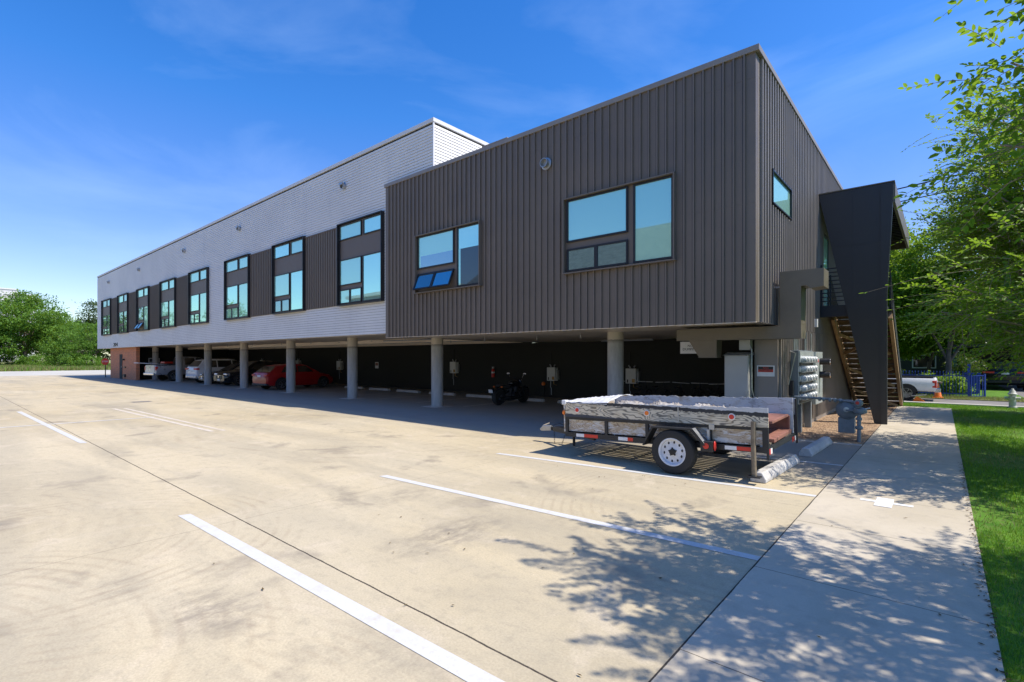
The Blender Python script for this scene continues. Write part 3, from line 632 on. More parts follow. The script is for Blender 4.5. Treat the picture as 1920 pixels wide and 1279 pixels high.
b = MB(); b.box(-1.03, 17.32, 6.12, -.96, 25.0, 6.68); b.box(-2.76, 24.93, 6.12, -1.03, 25.0, 6.50)
b.box(-2.78, 17.18, 6.66, -.96, 17.34, 6.69); S(b, 'fascia', 'duct')
b = MB()
for i in range(24): b.box(-2.7, 17.5+i*.3, 6.38, -1.04, 17.55+i*.3, 6.49)
S(b, 'canopy_slats', 'steel_dark')
b = MB(); b.box(-2.74, 17.33, 3.05, -1.2, 17.55, 3.38); b.box(-2.74, 17.55, 3.25, -1.2, 18.9, 3.36); S(b, 'landing', 'steel_dark')
ys, zs, ye, ze = 18.9, 3.3, 24.4, .05
for x in (-2.62, -1.16):
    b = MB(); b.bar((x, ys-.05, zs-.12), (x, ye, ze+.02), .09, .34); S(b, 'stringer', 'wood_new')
    b = MB(); b.bar((x+.058*(1 if x > -2 else -1), ys-.05, zs+.12), (x+.058*(1 if x > -2 else -1), ye, ze+.24), .02, .34); S(b, 'stringer_cladding', 'steel_dark')
nt_ = 18
for i in range(nt_):
    t = (i+.5)/nt_; y = ys+(ye-ys)*t; z = zs+(ze-zs)*t
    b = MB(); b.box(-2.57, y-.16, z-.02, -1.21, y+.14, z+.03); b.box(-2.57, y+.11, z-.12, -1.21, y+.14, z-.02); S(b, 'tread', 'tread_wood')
for a in (.25, .6, .85):
    y0, z0 = ys+(ye-ys)*(a-.12), zs+(ze-zs)*(a-.12); y1, z1 = ys+(ye-ys)*(a+.08), zs+(ze-zs)*(a+.08)
    b = MB(); b.bar((-2.58, y0, z0-.26), (-1.28, y1, z1-.26), .05, .09); b.bar((-1.28, y0, z0-.26), (-2.58, y1, z1-.26), .05, .09); S(b, 'brace', 'wood_new')
b = MB()
for i in range(9): b.box(-2.74, 17.36, 3.5+i*.12, -1.25, 17.385, 3.53+i*.12)
for x in (-2.72, -2.0): b.box(x-.02, 17.385, 3.38, x+.02, 17.42, 4.6)
for i in range(9): b.bar((-1.17, 18.9, 3.5+i*.12), (-1.17, 24.4, .25+i*.12), .02, .03)
for i in range(9): b.bar((-2.70, 18.9, 3.5+i*.12), (-2.70, 24.4, .25+i*.12), .02, .03)
for t in (0, .25, .5, .75, 1): 
    for x in (-1.17, -2.70): b.box(x-.02, ys+(ye-ys)*t-.02, max(.0, zs+(ze-zs)*t-.1), x+.02, ys+(ye-ys)*t+.02, zs+(ze-zs)*t+1.2)
S(b, 'railing', 'steel_dark')

# ------------------------------------------------------------------ exhaust duct round the corner
du = thing('exhaust_duct', 'brown square sheet metal duct under the soffit, rising beside the corner of the dark wing', 'duct', (-2.42, 12.1, 2.25))
def D(mb, name, mat, smooth=None, bevel=0): return mb.build(name, mat, du, smooth, bevel, True)
b = MB(); b.box(-4.88, 11.85, 2.25, -2.62, 12.35, 2.52); b.box(-4.0, 11.847, 2.248, -3.985, 12.352, 2.523); b.box(-2.9, 11.846, 2.247, -2.885, 12.353, 2.524); D(b, 'horizontal_run', 'duct')
b = MB(); b.box(-2.62, 11.85, 2.25, -2.22, 12.35, 3.30); b.box(-2.622, 11.848, 2.55, -2.218, 12.352, 2.562); D(b, 'riser', 'duct')
b = MB(); b.prism([(-2.62, 3.30), (-2.62, 3.67), (-1.81, 3.67), (-1.81, 3.30), (-2.05, 3.28), (-2.12, 3.34), (-2.22, 3.34), (-2.22, 3.30)], 'y', 11.85, 12.42); D(b, 'outlet', 'duct')
b = MB(); b.add([(-4.6,11.9,2.25),(-3.95,11.9,2.25),(-3.95,12.3,2.25),(-4.6,12.3,2.25),(-4.38,11.95,1.86),(-3.97,11.95,1.86),(-3.97,12.28,1.86),(-4.38,12.28,1.86)], [(0,3,2,1),(4,5,6,7),(0,1,5,4),(1,2,6,5),(2,3,7,6),(3,0,4,7)]); b.box(-4.39, 11.94, 1.84, -3.96, 12.29, 1.86)
D(b, 'hood', 'duct')
b = MB(); b.box(-2.80+.002, 12.05, 3.36, -2.62, 12.09, 3.39); b.box(-2.798, 12.05, 2.5, -2.62, 12.09, 2.53); D(b, 'bracket', 'galv')

# ------------------------------------------------------------------ electrical and gas gear
ec = thing('electrical_cabinet', 'pale grey upright electrical cabinet beside the brown pier, behind the trailer', 'cabinet', (-3.6, 12.4, 0))
MB().box(-.27, -.2, .06, .26, .1, 1.90).build('body', 'cabinet', ec, bevel=.01)
MB().prism([(-.25, 1.90), (.13, 1.90), (.13, 1.97)], 'x', -.30, .28).build('hood', 'cabinet', ec)
MB().box(-.25, -.212, .12, .24, -.2, 1.86).build('door', 'cabinet', ec, bevel=.004)
MB().box(-.25, -.18, 0, .24, .08, .06).build('plinth', 'curb', ec)
MB().box(.2, -.235, .9, .225, -.212, 1.1).build('handle', 'galv', ec)
jb = thing('junction_box', 'small grey box above the electrical cabinet under the duct', 'junction box', (-3.47, 12.42, 2.02))
MB().box(-.1, -.13, 0, .14, .08, .24).build('body', 'cabinet', jb, bevel=.006); MB().tube([(.12, -.1, .12), (.17, -.12, 0), (.165, -.1, -.5), (.165, -.07, -.9), (.19, 0, -1.1)], .018, 6).build('conduit', 'galv', jb, 40)
ns = thing('warning_sign', 'small black, red and white NO TRESPASSING sign on the brown pier', 'sign', (-3.05, 12.5, 1.54))
MB().box(-.185, -.012, -.125, .185, -.001, .125).build('frame', 'white', ns)
MB().box(-.158, -.016, -.028, .158, -.012, .10).build('black_field', 'black', ns); MB().box(-.158, -.0175, -.028, .158, -.016, .03).build('red_field', 'red', ns)
MB().box(-.158, -.018, -.10, .158, -.012, -.045).build('white_field', 'white', ns)
text('NO', .075, 'red', ns, (0, -.0185, .067), (R(90), 0, 0)); text('TRESPASSING', .052, 'black', ns, (0, -.0195, .001), (R(90), 0, 0), sx=.85)
mt = thing('meter_bank', 'grey bank of glass electric meters in five rows on the ribbed end wall', 'electric meters', (-2.7, 13.5, .7))
def E_(mb, name, mat, smooth=None, bevel=0): return mb.build(name, mat, mt, smooth, bevel, True)
E_(MB().box(-2.75, 13.5, .72, -2.58, 15.3, 2.02), 'cabinet', 'meter_grey', bevel=.008)
E_(MB().box(-2.75, 15.31, .6, -2.52, 16.3, 2.0), 'cabinet', 'meter_light', bevel=.008)
E_(MB().box(-2.58, 13.56, 1.86, -2.56, 15.25, 2.0), 'cover', 'meter_light')
for zi, z in enumerate((1.77, 1.54, 1.31, 1.08, .87)):
    E_(MB().box(-2.58, 13.56, z-.035, -2.555, 15.22, z+.09), 'meter_row', 'meter_light')
    for k in range(5):
        y = 13.72+k*.335; E_(MB().lathe([(.085, 0), (.085, .03), (.078, .09), (.06, .115)], (-2.555, y, z+.025), 'x', 14), 'meter', 'meter_glass', 30)
    E_(MB().box(-2.58, 13.6, z-.12, -2.56, 15.2, z-.06), 'breaker_row', 'black')
for z in (1.74, 1.38): E_(MB().lathe([(.09, 0), (.09, .13), (.085, .15), (.085, .24)], (-2.52, 15.9, z), 'x', 16), 'meter', 'black', 30); E_(MB().lathe([(.082, 0), (.082, .02)], (-2.28, 15.9, z), 'x', 16), 'meter_face', 'chrome', 30)
E_(MB().lathe([(.045, 0), (.045, .008)], (-2.52, 15.62, 1.76), 'x', 12), 'red_sticker', 'red')
for y in (13.62, 13.8, 14.0, 14.9, 15.0, 15.7): E_(MB().tube([(-2.70, y, 2.0), (-2.70, y, 2.5)], .022, 6), 'conduit', 'galv', 40)
for y in (13.9, 15.1): E_(MB().box(-2.75, y, 0.0, -2.6, y+.12, .72), 'leg', 'meter_grey')
E_(MB().tube([(-2.75, 13.46, 2.0), (-2.6, 13.3, 1.95), (-2.75, 13.3, 1.2)], .012, 6), 'cable', 'galv', 40)
E_(MB().box(-2.76, 13.30, .95, -2.66, 13.42, 1.3), 'disconnect_box', 'black')
gm = thing('gas_regulator', 'blue grey gas meter with round regulator on its pipe post at the bed edge', 'gas meter', (-1.36, 13.22, 0))
def Gm(mb, name, mat, smooth=None, bevel=0): return mb.build(name, mat, gm, smooth, bevel, True)
Gm(MB().tube([(-1.36, 13.22, 0), (-1.36, 13.22, .72)], .038, 12), 'post', 'pipe', 40)
Gm(MB().lathe([(.06, 0), (.075, .02), (.075, .05), (.05, .08)], (-1.36, 13.22, .28), 'z', 12), 'valve', 'pipe', 35); Gm(MB().lathe([(.055, 0), (.06, .03), (.05, .06)], (-1.36, 13.22, .48), 'z', 12), 'valve', 'pipe', 35)
Gm(MB().lathe([(.02, -.11), (.06, -.10), (.085, -.07), (.085, .0), (.06, .05)], (-1.36, 13.14, .86), 'y', 18), 'regulator_head', 'pipe', 35)
Gm(MB().lathe([(.035, -.125), (.035, -.11)], (-1.37, 13.14, .87), 'y', 12), 'red_cap', 'red', 35)
Gm(MB().lathe([(.03, -.10), (.12, -.06), (.13, -.02), (.12, .03), (.05, .06)], (-1.34, 13.22, .70), 'z', 16), 'diaphragm', 'pipe', 35)
Gm(MB().tube([(-1.3, 13.2, .72), (-1.16, 13.18, .76)], .012, 6), 'vent_stub', 'white', 35)
Gm(MB().lathe([(.03, -.13), (.07, -.125), (.17, -.09), (.215, -.05), (.22, 0), (.22, .12), (.18, .18)], (-1.60, 13.42, .68), 'y', 28), 'meter_drum', 'pipe', 30)
Gm(MB().lathe([(.02, -.17), (.055, -.165), (.055, -.12)], (-1.60, 13.42, .69), 'y', 14), 'meter_hub', 'meter_light', 30)
Gm(MB().box(-1.77, 13.38, .16, -1.46, 13.6, .5), 'stand', 'pipe', bevel=.01)
Gm(MB().tube([(-1.60, 13.26, .68), (-1.45, 13.22, .68), (-1.36, 13.2, .66)], .022, 8), 'link_pipe', 'pipe', 35)
Gm(MB().tube([(-1.36, 13.24, .84), (-1.42, 13.3, .86), (-1.9, 13.38, .90), (-2.62, 13.24, .93)], .028, 10), 'supply_pipe', 'pipe', 40)
b = MB()
for q in (.1, .2, .3, .42, .5): b.lathe([(.03, -.03), (.05, -.02), (.05, .02), (.03, .03)], (-1.62-q, 13.33+.01, .875+q*.05), 'x', 10)
Gm(b, 'pipe_fitting', 'pipe', 35)
# small conduits on the end wall
b = MB(); b.box(-2.755, 16.5, 2.72, -2.68, 16.62, 2.95); o = tag(b.build('outlet_box', 'white'), 'tiny white outlet box on the ribbed end wall above the meters', 'outlet box')

# ------------------------------------------------------------------ things on the carport back wall
def heater():
    t = thing('water_heater', 'x', 'water heater', (0, 0, 0), 0, 'water heaters along the back wall')
    MB().box(-.23, -.25, 0, .23, 0, .62).build('casing', 'heater', t, bevel=.012)
    MB().box(.235, -.16, .06, .30, -.01, .5).build('side_box', 'cabinet', t)
    MB().box(.06, -.256, .05, .19, -.25, .2).build('label_plate', 'brass', t); MB().box(-.16, -.256, .04, -.11, -.25, .17).build('display', 'black', t)
    for x in (-.09, .09): MB().tube([(x, -.12, .62), (x, -.12, .68), (x+.06*(1 if x > 0 else -1), -.12, .75)], .03, 8).build('vent_pipe', 'galv', t, 40)
    MB().tube([(-.12, -.1, 0), (-.12, -.1, -.3), (-.08, -.1, -.36), (-.08, -.1, -.66)], .014, 6).build('drain_pipe', 'galv', t, 40)
    MB().tube([(.05, -.1, 0), (.05, -.1, -.16), (.22, -.1, -.2)], .018, 6).build('gas_pipe', 'brass', t, 40)
    MB().tube([(-.14, -.05, .72), (-.14, -.03, 1.3)], .02, 6).build('riser_pipe', 'black', t, 40)
    return t
H0 = heater()
hs_ = [(-20.3, 1.0, 'white water heater just right of the first full length column left of the motorcycle'), (-13.67, .78, 'white water heater right of the motorcycle'),
       (-9.65, .78, 'white water heater right of the column behind the trailer'), (-32.0, 1.0, 'white water heater just left of the middle column, two right of the red car roof'),
       (-38.0, 1.02, 'white water heater half hidden by the column that crosses the red car'), (-44.4, 1.02, 'white water heater peeping over the red car roof, farthest one')]
for i, (x, z, lb) in enumerate(hs_):
    t = H0 if i == 0 else copy_tree(H0); t.location = (x, 18.99, z); t['label'] = lb
fe = thing('fire_extinguisher', 'small red fire extinguisher hanging on the black wall above the motorcycle', 'fire extinguisher', (-17.44, 18.9, .85))
MB().lathe([(.08, 0), (.085, .03), (.085, .36), (.06, .42), (.02, .44)], (0, 0, 0), 'z', 14).build('cylinder', 'red', fe, 40)
MB().box(-.03, -.05, .44, .05, .03, .53).build('valve', 'white', fe); MB().lathe([(.087, .2), (.087, .28)], (0, 0, 0), 'z', 14).build('label_band', 'white', fe); MB().box(-.05, .05, .1, .05, .095, .4).build('bracket', 'black', fe)
nt2 = thing('notice', 'small white and red notice on the black wall between two water heaters', 'notice', (-27.74, 18.99, 1.36))
MB().box(-.18, -.015, -.2, .18, 0, .2).build('board', 'white', nt2, bevel=.003); MB().box(-.15, -.018, -.02, .15, -.015, .16).build('red_field', 'brown_board', nt2)
cp = thing('standpipe_cap', 'orange round pipe cap low on the black wall beside the water heater', 'pipe cap', (-14.23, 18.95, .62))
MB().lathe([(.07, -.1), (.09, -.07), (.09, 0)], (0, 0, 0), 'y', 14).build('cap', 'orange', cp, 40); MB().tube([(0, .0, -.02), (0, .0, -.62)], .03, 8).build('pipe', 'black', cp, 40)
hb = thing('hanging_sign', 'white board sign with black lettering hanging under the soffit behind the duct hood', 'sign', (-4.98, 13.0, 1.95))
MB().box(-.27, -.01, 0, .27, .01, .31).build('board', 'white', hb); MB().tube([(-.2, 0, .31), (-.2, 0, .62)], .006, 6).tube([(.2, 0, .31), (.2, 0, .62)], .006, 6).build('hanger', 'galv', hb)
text('NO\nDUMPING', .09, 'black', hb, (.0, -.012, .155), (R(90), 0, 0))
cb = thing('storage_cupboard', 'cream painted two door cupboard in the far dark corner of the carport', 'cupboard', (-51.4, 18.6, 0))
MB().box(-.9, -.3, 0, .9, .35, 1.85).build('body', flat('cream', (.16, .14, .09), .7), cb); MB().box(-.87, -.32, .05, -.01, -.3, 1.8).box(.01, -.32, .05, .87, -.3, 1.8).build('door', bpy.data.materials['cream'], cb)
pn = thing('wall_notice', 'small white bordered dark sign on the wall beside the brick corner, above the pickup tailgate', 'notice', (-51.9, 12.9, 1.62))
MB().box(-.01, -.4, -.2, .01, .4, .2).build('frame', 'white', pn); MB().box(.01, -.34, -.14, .014, .34, .14).build('panel', 'black', pn); MB().box(-.49, -.02, -.02, -.01, .02, .02).build('arm', 'black', pn)

def wheel_stop(L=1.85):
    b = MB(); pr = [(-.09, 0), (-.09, .045), (-.045, .12), (.045, .12), (.09, .045), (.09, 0)]
    b.prism(pr, 'x', -L/2, L/2); return b
ws0 = None
for x, lb in [(-26.8, 'pale wheel stop left of the middle column, farthest one showing'), (-24.2, 'pale wheel stop just right of the middle column'), (-21.6, 'pale wheel stop left of the first tall column from the dark wing'), (-18.9, 'pale wheel stop half behind that first tall column'),
              (-16.2, 'pale wheel stop left of the motorcycle'), (-13.5, 'pale wheel stop behind the motorcycle'), (-10.9, 'pale wheel stop right of the motorcycle')]:
    if ws0 is None: ws0 = wheel_stop().build('wheel_stop', 'stop_conc', bevel=.008); o = ws0
    else: o = ws0.copy(); C.objects.link(o)
    o.location = (x, 16.75, .001); tag(o, lb, 'wheel stop', 'wheel stops inside the carport')
for x, y, L, rz, lb in [(-2.02, 8.95, 1.95, R(88), 'pale concrete wheel stop at the rear corner of the trailer'), (-1.90, 11.62, 1.95, R(88.5), 'pale concrete wheel stop in front of the planting bed')]:
    b = wheel_stop(L); sc_ = 1.22; b.v = [(p[0], p[1]*sc_, p[2]*1.25) for p in b.v]
    o = b.build('wheel_stop', 'stop_conc', bevel=.015); o.location = (x, y, .001); o.rotation_euler = (0, 0, rz); tag(o, lb, 'wheel stop', 'wheel stops by the footpath')

# ------------------------------------------------------------------ vehicles
def wheel(parent, x, y, r, wd, rim='rim_alloy', side=1, spokes=6, steel=False):
    """wheel with its axle along x; side = which way the outer face looks"""
    t = MB(); s = side; R_ = r
    prof = [(r*.62, -wd/2), (r*.93, -wd/2), (r, -wd*.36), (r, wd*.36), (r*.93, wd/2), (r*.62, wd/2)]
    t.lathe([(a, b*s) for a, b in prof], (0, 0, 0), 'x', 28, False); t.lathe([(r*.63, -wd*.1), (r*.63, wd*.05)], (0, 0, 0), 'x', 20)
    o = t.build('wheel', 'rubber', parent, 35); o.location = (x, y, r)
    m = MB(); f0 = wd*.5*s
    m.lathe([(r*.64, f0*.99), (r*.64, f0*1.03), (r*.58, f0*1.03), (r*.55, f0*.7), (r*.2, f0*.62)], (0, 0, 0), 'x', 28, False)
    if not steel:
        for k in range(spokes):
            a = 2*math.pi*k/spokes; m.bar((f0*.88, 0, 0), (f0*.92, math.cos(a)*r*.56, math.sin(a)*r*.56), r*.13, .03)
        m.lathe([(r*.15, f0*.7), (r*.13, f0*1.0)], (0, 0, 0), 'x', 12)
    m.build('rim', rim, o, 35)
    return o
def car(name, label, cat, loc, rz, paint, L, W, prof, gh, zb, wr, wx, wins, rear, group=None, rim='rim_alloy', lights_front=False, dark_low=True):
    """front looks +y. prof: (y, ztop, halfwidth factor) ; gh: (y, zbase, ztop) greenhouse stations; wins: (y0,y1,y0top,y1top)"""
    t = thing(name, label, cat, loc, rz, group); hw = W/2
    def ring(y, zt, k, zbot):
        w_ = hw*k; h = zt-zbot
        half = [(w_*.80, zbot), (w_*.94, zbot+.05*h), (w_*.985, zbot+.25*h), (w_, zbot+.55*h), (w_*.985, zbot+.75*h), (w_*.93, zbot+.93*h), (w_*.82, zt-.005), (w_*.4, zt+.012)]
        return [(x, y, z) for x, z in half]+[(-x, y, z) for x, z in half[::-1]]
    b = MB(); rings = [ring(y, z, k, zb if len(r_) < 1 else r_[0]) for y, z, k, *r_ in prof]; n = len(rings[0])
    for r_ in rings: b.v += r_
    for i in range(len(rings)-1):
        for k in range(n): b.f.append((i*n+k, (i+1)*n+k, (i+1)*n+(k+1) % n, i*n+(k+1) % n))
    b.f.append(tuple(range(n))); b.f.append(tuple((len(rings)-1)*n+k for k in range(n))[::-1])
    b.build('body', paint, t, 32)
    def gw(f): return hw*(.90-.20*f)
    zref0 = min(g_[1] for g_ in gh); zref1 = max(g_[2] for g_ in gh)
    b = MB(); gr = []
    for y, z0, z1 in gh:
        f = (z1-z0)/(zref1-zref0); a0 = hw*.90; a1 = hw*(.90-.20*f)
        half = [(a0, z0-.03), (a0*.995, z0), (a1*1.0, z1-.04*f), (a1*.90, z1), (a1*.4, z1+.02*f)]
        gr.append([(x, y, z) for x, z in half]+[(-x, y, z) for x, z in half[::-1]])
    n = len(gr[0])
    for r_ in gr: b.v += r_
    for i in range(len(gr)-1):
        for k in range(n): b.f.append((i*n+k, (i+1)*n+k, (i+1)*n+(k+1) % n, i*n+(k+1) % n))
    b.f.append(tuple(range(n))); b.f.append(tuple((len(gr)-1)*n+k for k in range(n))[::-1])
    b.build('cabin', paint, t, 32)
    # glass: front and rear screens, side windows, just proud of the cabin
    def screen(i, j, up, nm):
        (ya, za0, za1), (yb, zb0, zb1) = gh[i], gh[j]   # a = low edge, b = high edge
        lo = Vector((0, ya, za1)); hi = Vector((0, yb, zb1)); d = hi-lo; nrm = Vector((0, -d.z, d.y)); nrm = nrm.normalized()
        if nrm.z < 0: nrm = -nrm
        p, q = lo+d*.07+nrm*.022, lo+d*.93+nrm*.022
        fa = (zb1-zb0)/(zref1-zref0); wa, wb = hw*.84, hw*(.90-.20*fa)*.86
        m = MB(); m.quad((-wa, p.y, p.z), (wa, p.y, p.z), (wb, q.y, q.z+.008), (-wb, q.y, q.z+.008)); m.build(nm, 'car_glass', t)
    screen(0, 1, 1, 'rear_window'); screen(-1, -2, 1, 'windshield')
    for s in (-1, 1):
        for y0, y1, u0, u1 in wins:
            zl = zref0+.06; zh = zref1-.10
            def X(z): return s*(hw*(.90-.20*(z-zref0)/(zref1-zref0))+.012)
            m = MB(); m.quad((X(zl), y0, zl), (X(zl), y1, zl), (X(zh), u1, zh), (X(zh), u0, zh)); m.build('side_window', 'car_glass', t)
        # wheel arches and wheels
        for y in wx:
            m = MB(); pts = [(y+(wr+.065)*math.cos(a), wr+(wr+.065)*math.sin(a)) for a in [math.pi*k/14 for k in range(15)]]; pts = [(y+wr+.065, zb-.02)]+pts+[(y-wr-.065, zb-.02)]
            m.prism(pts, 'x', s*(hw*.6), s*(hw+.006)); m.build('wheel_arch', 'black', t)
            wheel(t, s*(hw-.09), y, wr, .22, rim, s)
        m = MB(); m.obox((s*(hw+.06), gh[-2][0]+.35, zref0+.12), (.17, .09, .12)); m.build('mirror', paint, t, bevel=.02)
        if not lights_front:
            for (x0, x1, y0, y1, z0, z1) in rear['tail']:
                m = MB(); m.box(s*x0, y0, z0, s*x1, y1, z1); m.build('taillight', 'red', t, bevel=.02)
    if lights_front or rear.get('front'):
        for s in (-1, 1):
            x0, x1, y0, y1, z0, z1 = rear['head']; m = MB(); m.box(s*x0, y0, z0, s*x1, y1, z1); m.build('headlight', 'headlamp', t, bevel=.03)
        yf = prof[-1][0]
        m = MB(); m.box(-hw*.45, yf-.05, rear['gr'][0], hw*.45, yf+.012, rear['gr'][1]); m.build('grille', 'black', t)
        m = MB(); m.lathe([(.07, 0), (.07, .02)], (0, yf+.012, (rear['gr'][0]+rear['gr'][1])/2+.03), 'y', 12); m.box(-hw*.3, yf, rear['gr'][1], hw*.3, yf+.018, rear['gr'][1]+.015); m.build('grille_trim', 'chrome', t)
        m = MB(); m.box(-.16, yf+.01, rear['pl'], .16, yf+.03, rear['pl']+.1); m.build('number_plate', 'white', t)
    if not lights_front:
        yr = prof[0][0]; m = MB(); m.box(-.16, yr-.02, rear['pl'], .16, yr+.01, rear['pl']+.11); m.build('number_plate', 'white', t)
    if rear.get('bump'):
        z0, z1, mt_, yb = rear['bump']; m = MB(); m.box(-hw*.86, yb-.03, z0, hw*.86, yb+.2, z1); m.build('bumper', mt_, t, bevel=.03)
    return t
# red hatchback
car('parked_hatchback', 'glossy red hatchback parked nose in, crossed by a concrete column', 'car', (-29.75, 14.55, 0), R(6), 'paint_red', 4.4, 1.80,
    [(-2.2, .80, .80, .38), (-2.12, .98, .90, .28), (-1.9, 1.02, .96, .22), (-1.2, 1.0, 1.0), (0, .97, 1.0), (.9, .97, 1.0), (1.5, .90, .97), (1.95, .78, .90), (2.2, .62, .76, .3)],
    [(-2.0, .98, .99), (-1.55, .98, 1.36), (-.9, .97, 1.45), (0, .96, 1.46), (.35, .96, 1.40), (1.15, .94, .95)], .2, .33, (-1.35, 1.35), [(-1.35, -.35, -1.05, -.35), (-.28, .75, -.28, .28)],
    dict(tail=[(.50, .80, -2.205, -1.98, .80, .90)], pl=.74, bump=(.26, .38, 'steel_dark', -2.19)))
# white suv
car('parked_suv', 'white estate shaped off roader with red tail lamps parked nose in beside the silver pickup', 'car', (-41.2, 14.8, 0), R(5), 'paint_white', 4.8, 1.94,
    [(-2.4, 1.0, .84, .5), (-2.33, 1.14, .93, .38), (-2.1, 1.18, .98, .32), (-1.2, 1.17, 1), (0, 1.14, 1), (1.2, 1.12, 1), (1.9, 1.05, .95), (2.3, .95, .86), (2.4, .8, .75, .4)],
    [(-2.28, 1.15, 1.17), (-1.85, 1.15, 1.66), (-1.2, 1.14, 1.75), (.2, 1.12, 1.74), (.55, 1.12, 1.66), (1.35, 1.1, 1.12)], .3, .38, (-1.42, 1.45), [(-1.85, -1.0, -1.5, -1.0), (-.93, .05, -.93, .05), (.12, 1.0, .12, .55)],
    dict(tail=[(.45, .93, -2.42, -2.2, .98, 1.10)], pl=.82, bump=(.40, .56, 'paint_silver', -2.4)))
# navy saloon, nose out
car('parked_saloon', 'low navy car parked nose out between the white off roader and the black car', 'car', (-38.9, 14.75, 0), R(180), 'paint_navy', 4.6, 1.8,
    [(-2.3, .8, .8, .35), (-2.1, .95, .93, .25), (-1.2, .97, 1), (0, .94, 1), (.9, .93, 1), (1.5, .85, .97), (2.0, .74, .90), (2.3, .58, .74, .28)],
    [(-1.7, .92, .93), (-.95, .92, 1.34), (-.4, .92, 1.42), (.1, .92, 1.40), (.95, .9, .91)], .2, .33, (-1.38, 1.4), [(-1.2, -.4, -.85, -.4), (-.33, .6, -.33, .1)],
    dict(head=(.5, .84, 1.98, 2.16, .60, .70), gr=(.42, .56), pl=.36), lights_front=True)
car('parked_crossover', 'black crossover parked nose out with bright headlamps and badge, left of the red hatchback', 'car', (-36.0, 14.75, 0), R(184), 'paint_black', 4.6, 1.88,
    [(-2.3, .9, .8, .4), (-2.15, 1.05, .93, .28), (-1.2, 1.06, 1), (0, 1.04, 1), (.9, 1.02, 1), (1.5, .96, .98), (2.05, .86, .92), (2.3, .70, .80, .32)],
    [(-2.1, 1.02, 1.04), (-1.6, 1.02, 1.5), (-.9, 1.02, 1.62), (0, 1.02, 1.60), (.25, 1.02, 1.55), (1.05, 1.0, 1.01)], .24, .36, (-1.38, 1.4), [(-1.5, -.45, -1.25, -.45), (-.38, .7, -.38, .2)],
    dict(head=(.44, .88, 1.98, 2.22, .70, .82), gr=(.46, .68), pl=.36), lights_front=True)
# silver pickup: bed, cab, open tailgate plank
def pickup(name, label, loc, rz, paint, L, W, bedz, cabz, rim, hz=.42, scale=1.0):
    hw = W/2; yr = -L/2; t = car(name, label, 'pickup truck', loc, rz, paint, L, W,
        [(yr+.06, bedz-.03, .96, hz+.06), (yr+.12, bedz, 1.0, hz), (yr+1.85, bedz, 1.0), (yr+1.9, bedz-.02, 1.0), (.6, bedz-.02, 1.0), (L/2-.9, bedz-.05, .99), (L/2-.25, bedz-.12, .95), (L/2, bedz-.35, .85, hz)],
        [(yr+1.95, bedz-.04, bedz-.02), (yr+2.05, bedz-.04, cabz-.03), (yr+2.3, bedz-.04, cabz), (.35, bedz-.04, cabz-.02), (.6, bedz-.04, cabz-.08), (1.3, bedz-.06, bedz-.03)], hz, .39*scale, (yr+1.25*scale, L/2-.95), [(yr+2.15, yr+2.9, yr+2.2, yr+2.9), (yr+3.0, 1.0, yr+3.0, .55)],
        dict(tail=[(hw-.17, hw-.005, yr+.04, yr+.2, bedz-.42, bedz-.12)], pl=hz+.02, bump=(hz-.02, hz+.16, 'chrome', yr-.06)), rim=rim)
    MB().box(-hw*.80, yr+.16, bedz-.02, hw*.80, yr+1.8, bedz+.018).build('bed_liner', 'black', t)
    MB().box(-hw*.88, yr+.10, bedz+.012, -hw*.80, yr+1.85, bedz+.04).build('bed_rail', 'black', t); MB().box(hw*.80, yr+.10, bedz+.012, hw*.88, yr+1.85, bedz+.04).build('bed_rail', 'black', t)
    MB().box(-hw*.78, yr+.035, hz+.22, hw*.78, yr+.06, bedz-.06).box(-.12, yr+.02, bedz-.2, .12, yr+.036, bedz-.12).build('tailgate', paint, t, bevel=.01)
    return t
pickup('parked_pickup', 'silver grey full size pickup parked nose in at the brick end of the carport', (-47.3, 14.2, 0), R(7), 'paint_silver', 5.7, 2.02, 1.28, 1.92, 'rim_alloy', .5, 1.05)
pk = thing('timber_board', 'long pale board sticking out over the silver pickup tailgate', 'board', (-47.2, 11.8, 1.36))
MB().obox((0, 0, .0), (.7, 2.6, .05), (R(-4), 0, R(8))).build('board', 'white', pk); MB().obox((.15, .75, .10), (.7, .6, .14), (0, 0, R(8))).build('red_wrap', 'red', pk, bevel=.03)
pickup('street_pickup', 'white older pickup parked along the street beyond the footpath', (-2.55, 28.75, -.02), R(90), 'paint_white', 4.9, 1.7, 1.0, 1.55, 'rim_alloy', .40, .85)
sv = car('street_suv', 'dark off roader with lit looking red tail lamps backed under the carport across the street', 'car', (2.75, 42.0, -.02), R(0), 'paint_black', 4.8, 1.96,
    [(-2.4, 1.0, .84, .5), (-2.33, 1.14, .93, .38), (-2.1, 1.18, .98, .32), (-1.2, 1.17, 1), (0, 1.14, 1), (1.2, 1.12, 1), (1.9, 1.05, .95), (2.3, .95, .86), (2.4, .8, .75, .4)],
    [(-2.3, 1.15, 1.17), (-2.0, 1.15, 1.7), (-1.2, 1.14, 1.82), (.2, 1.12, 1.8), (.55, 1.12, 1.7), (1.35, 1.1, 1.12)], .3, .38, (-1.42, 1.45), [(-1.85, -1.0, -1.7, -1.0), (-.93, .05, -.93, .05), (.12, 1.0, .12, .55)],
    dict(tail=[(.45, .95, -2.44, -2.25, .98, 1.08)], pl=.92, bump=(.42, .58, 'black', -2.42)))

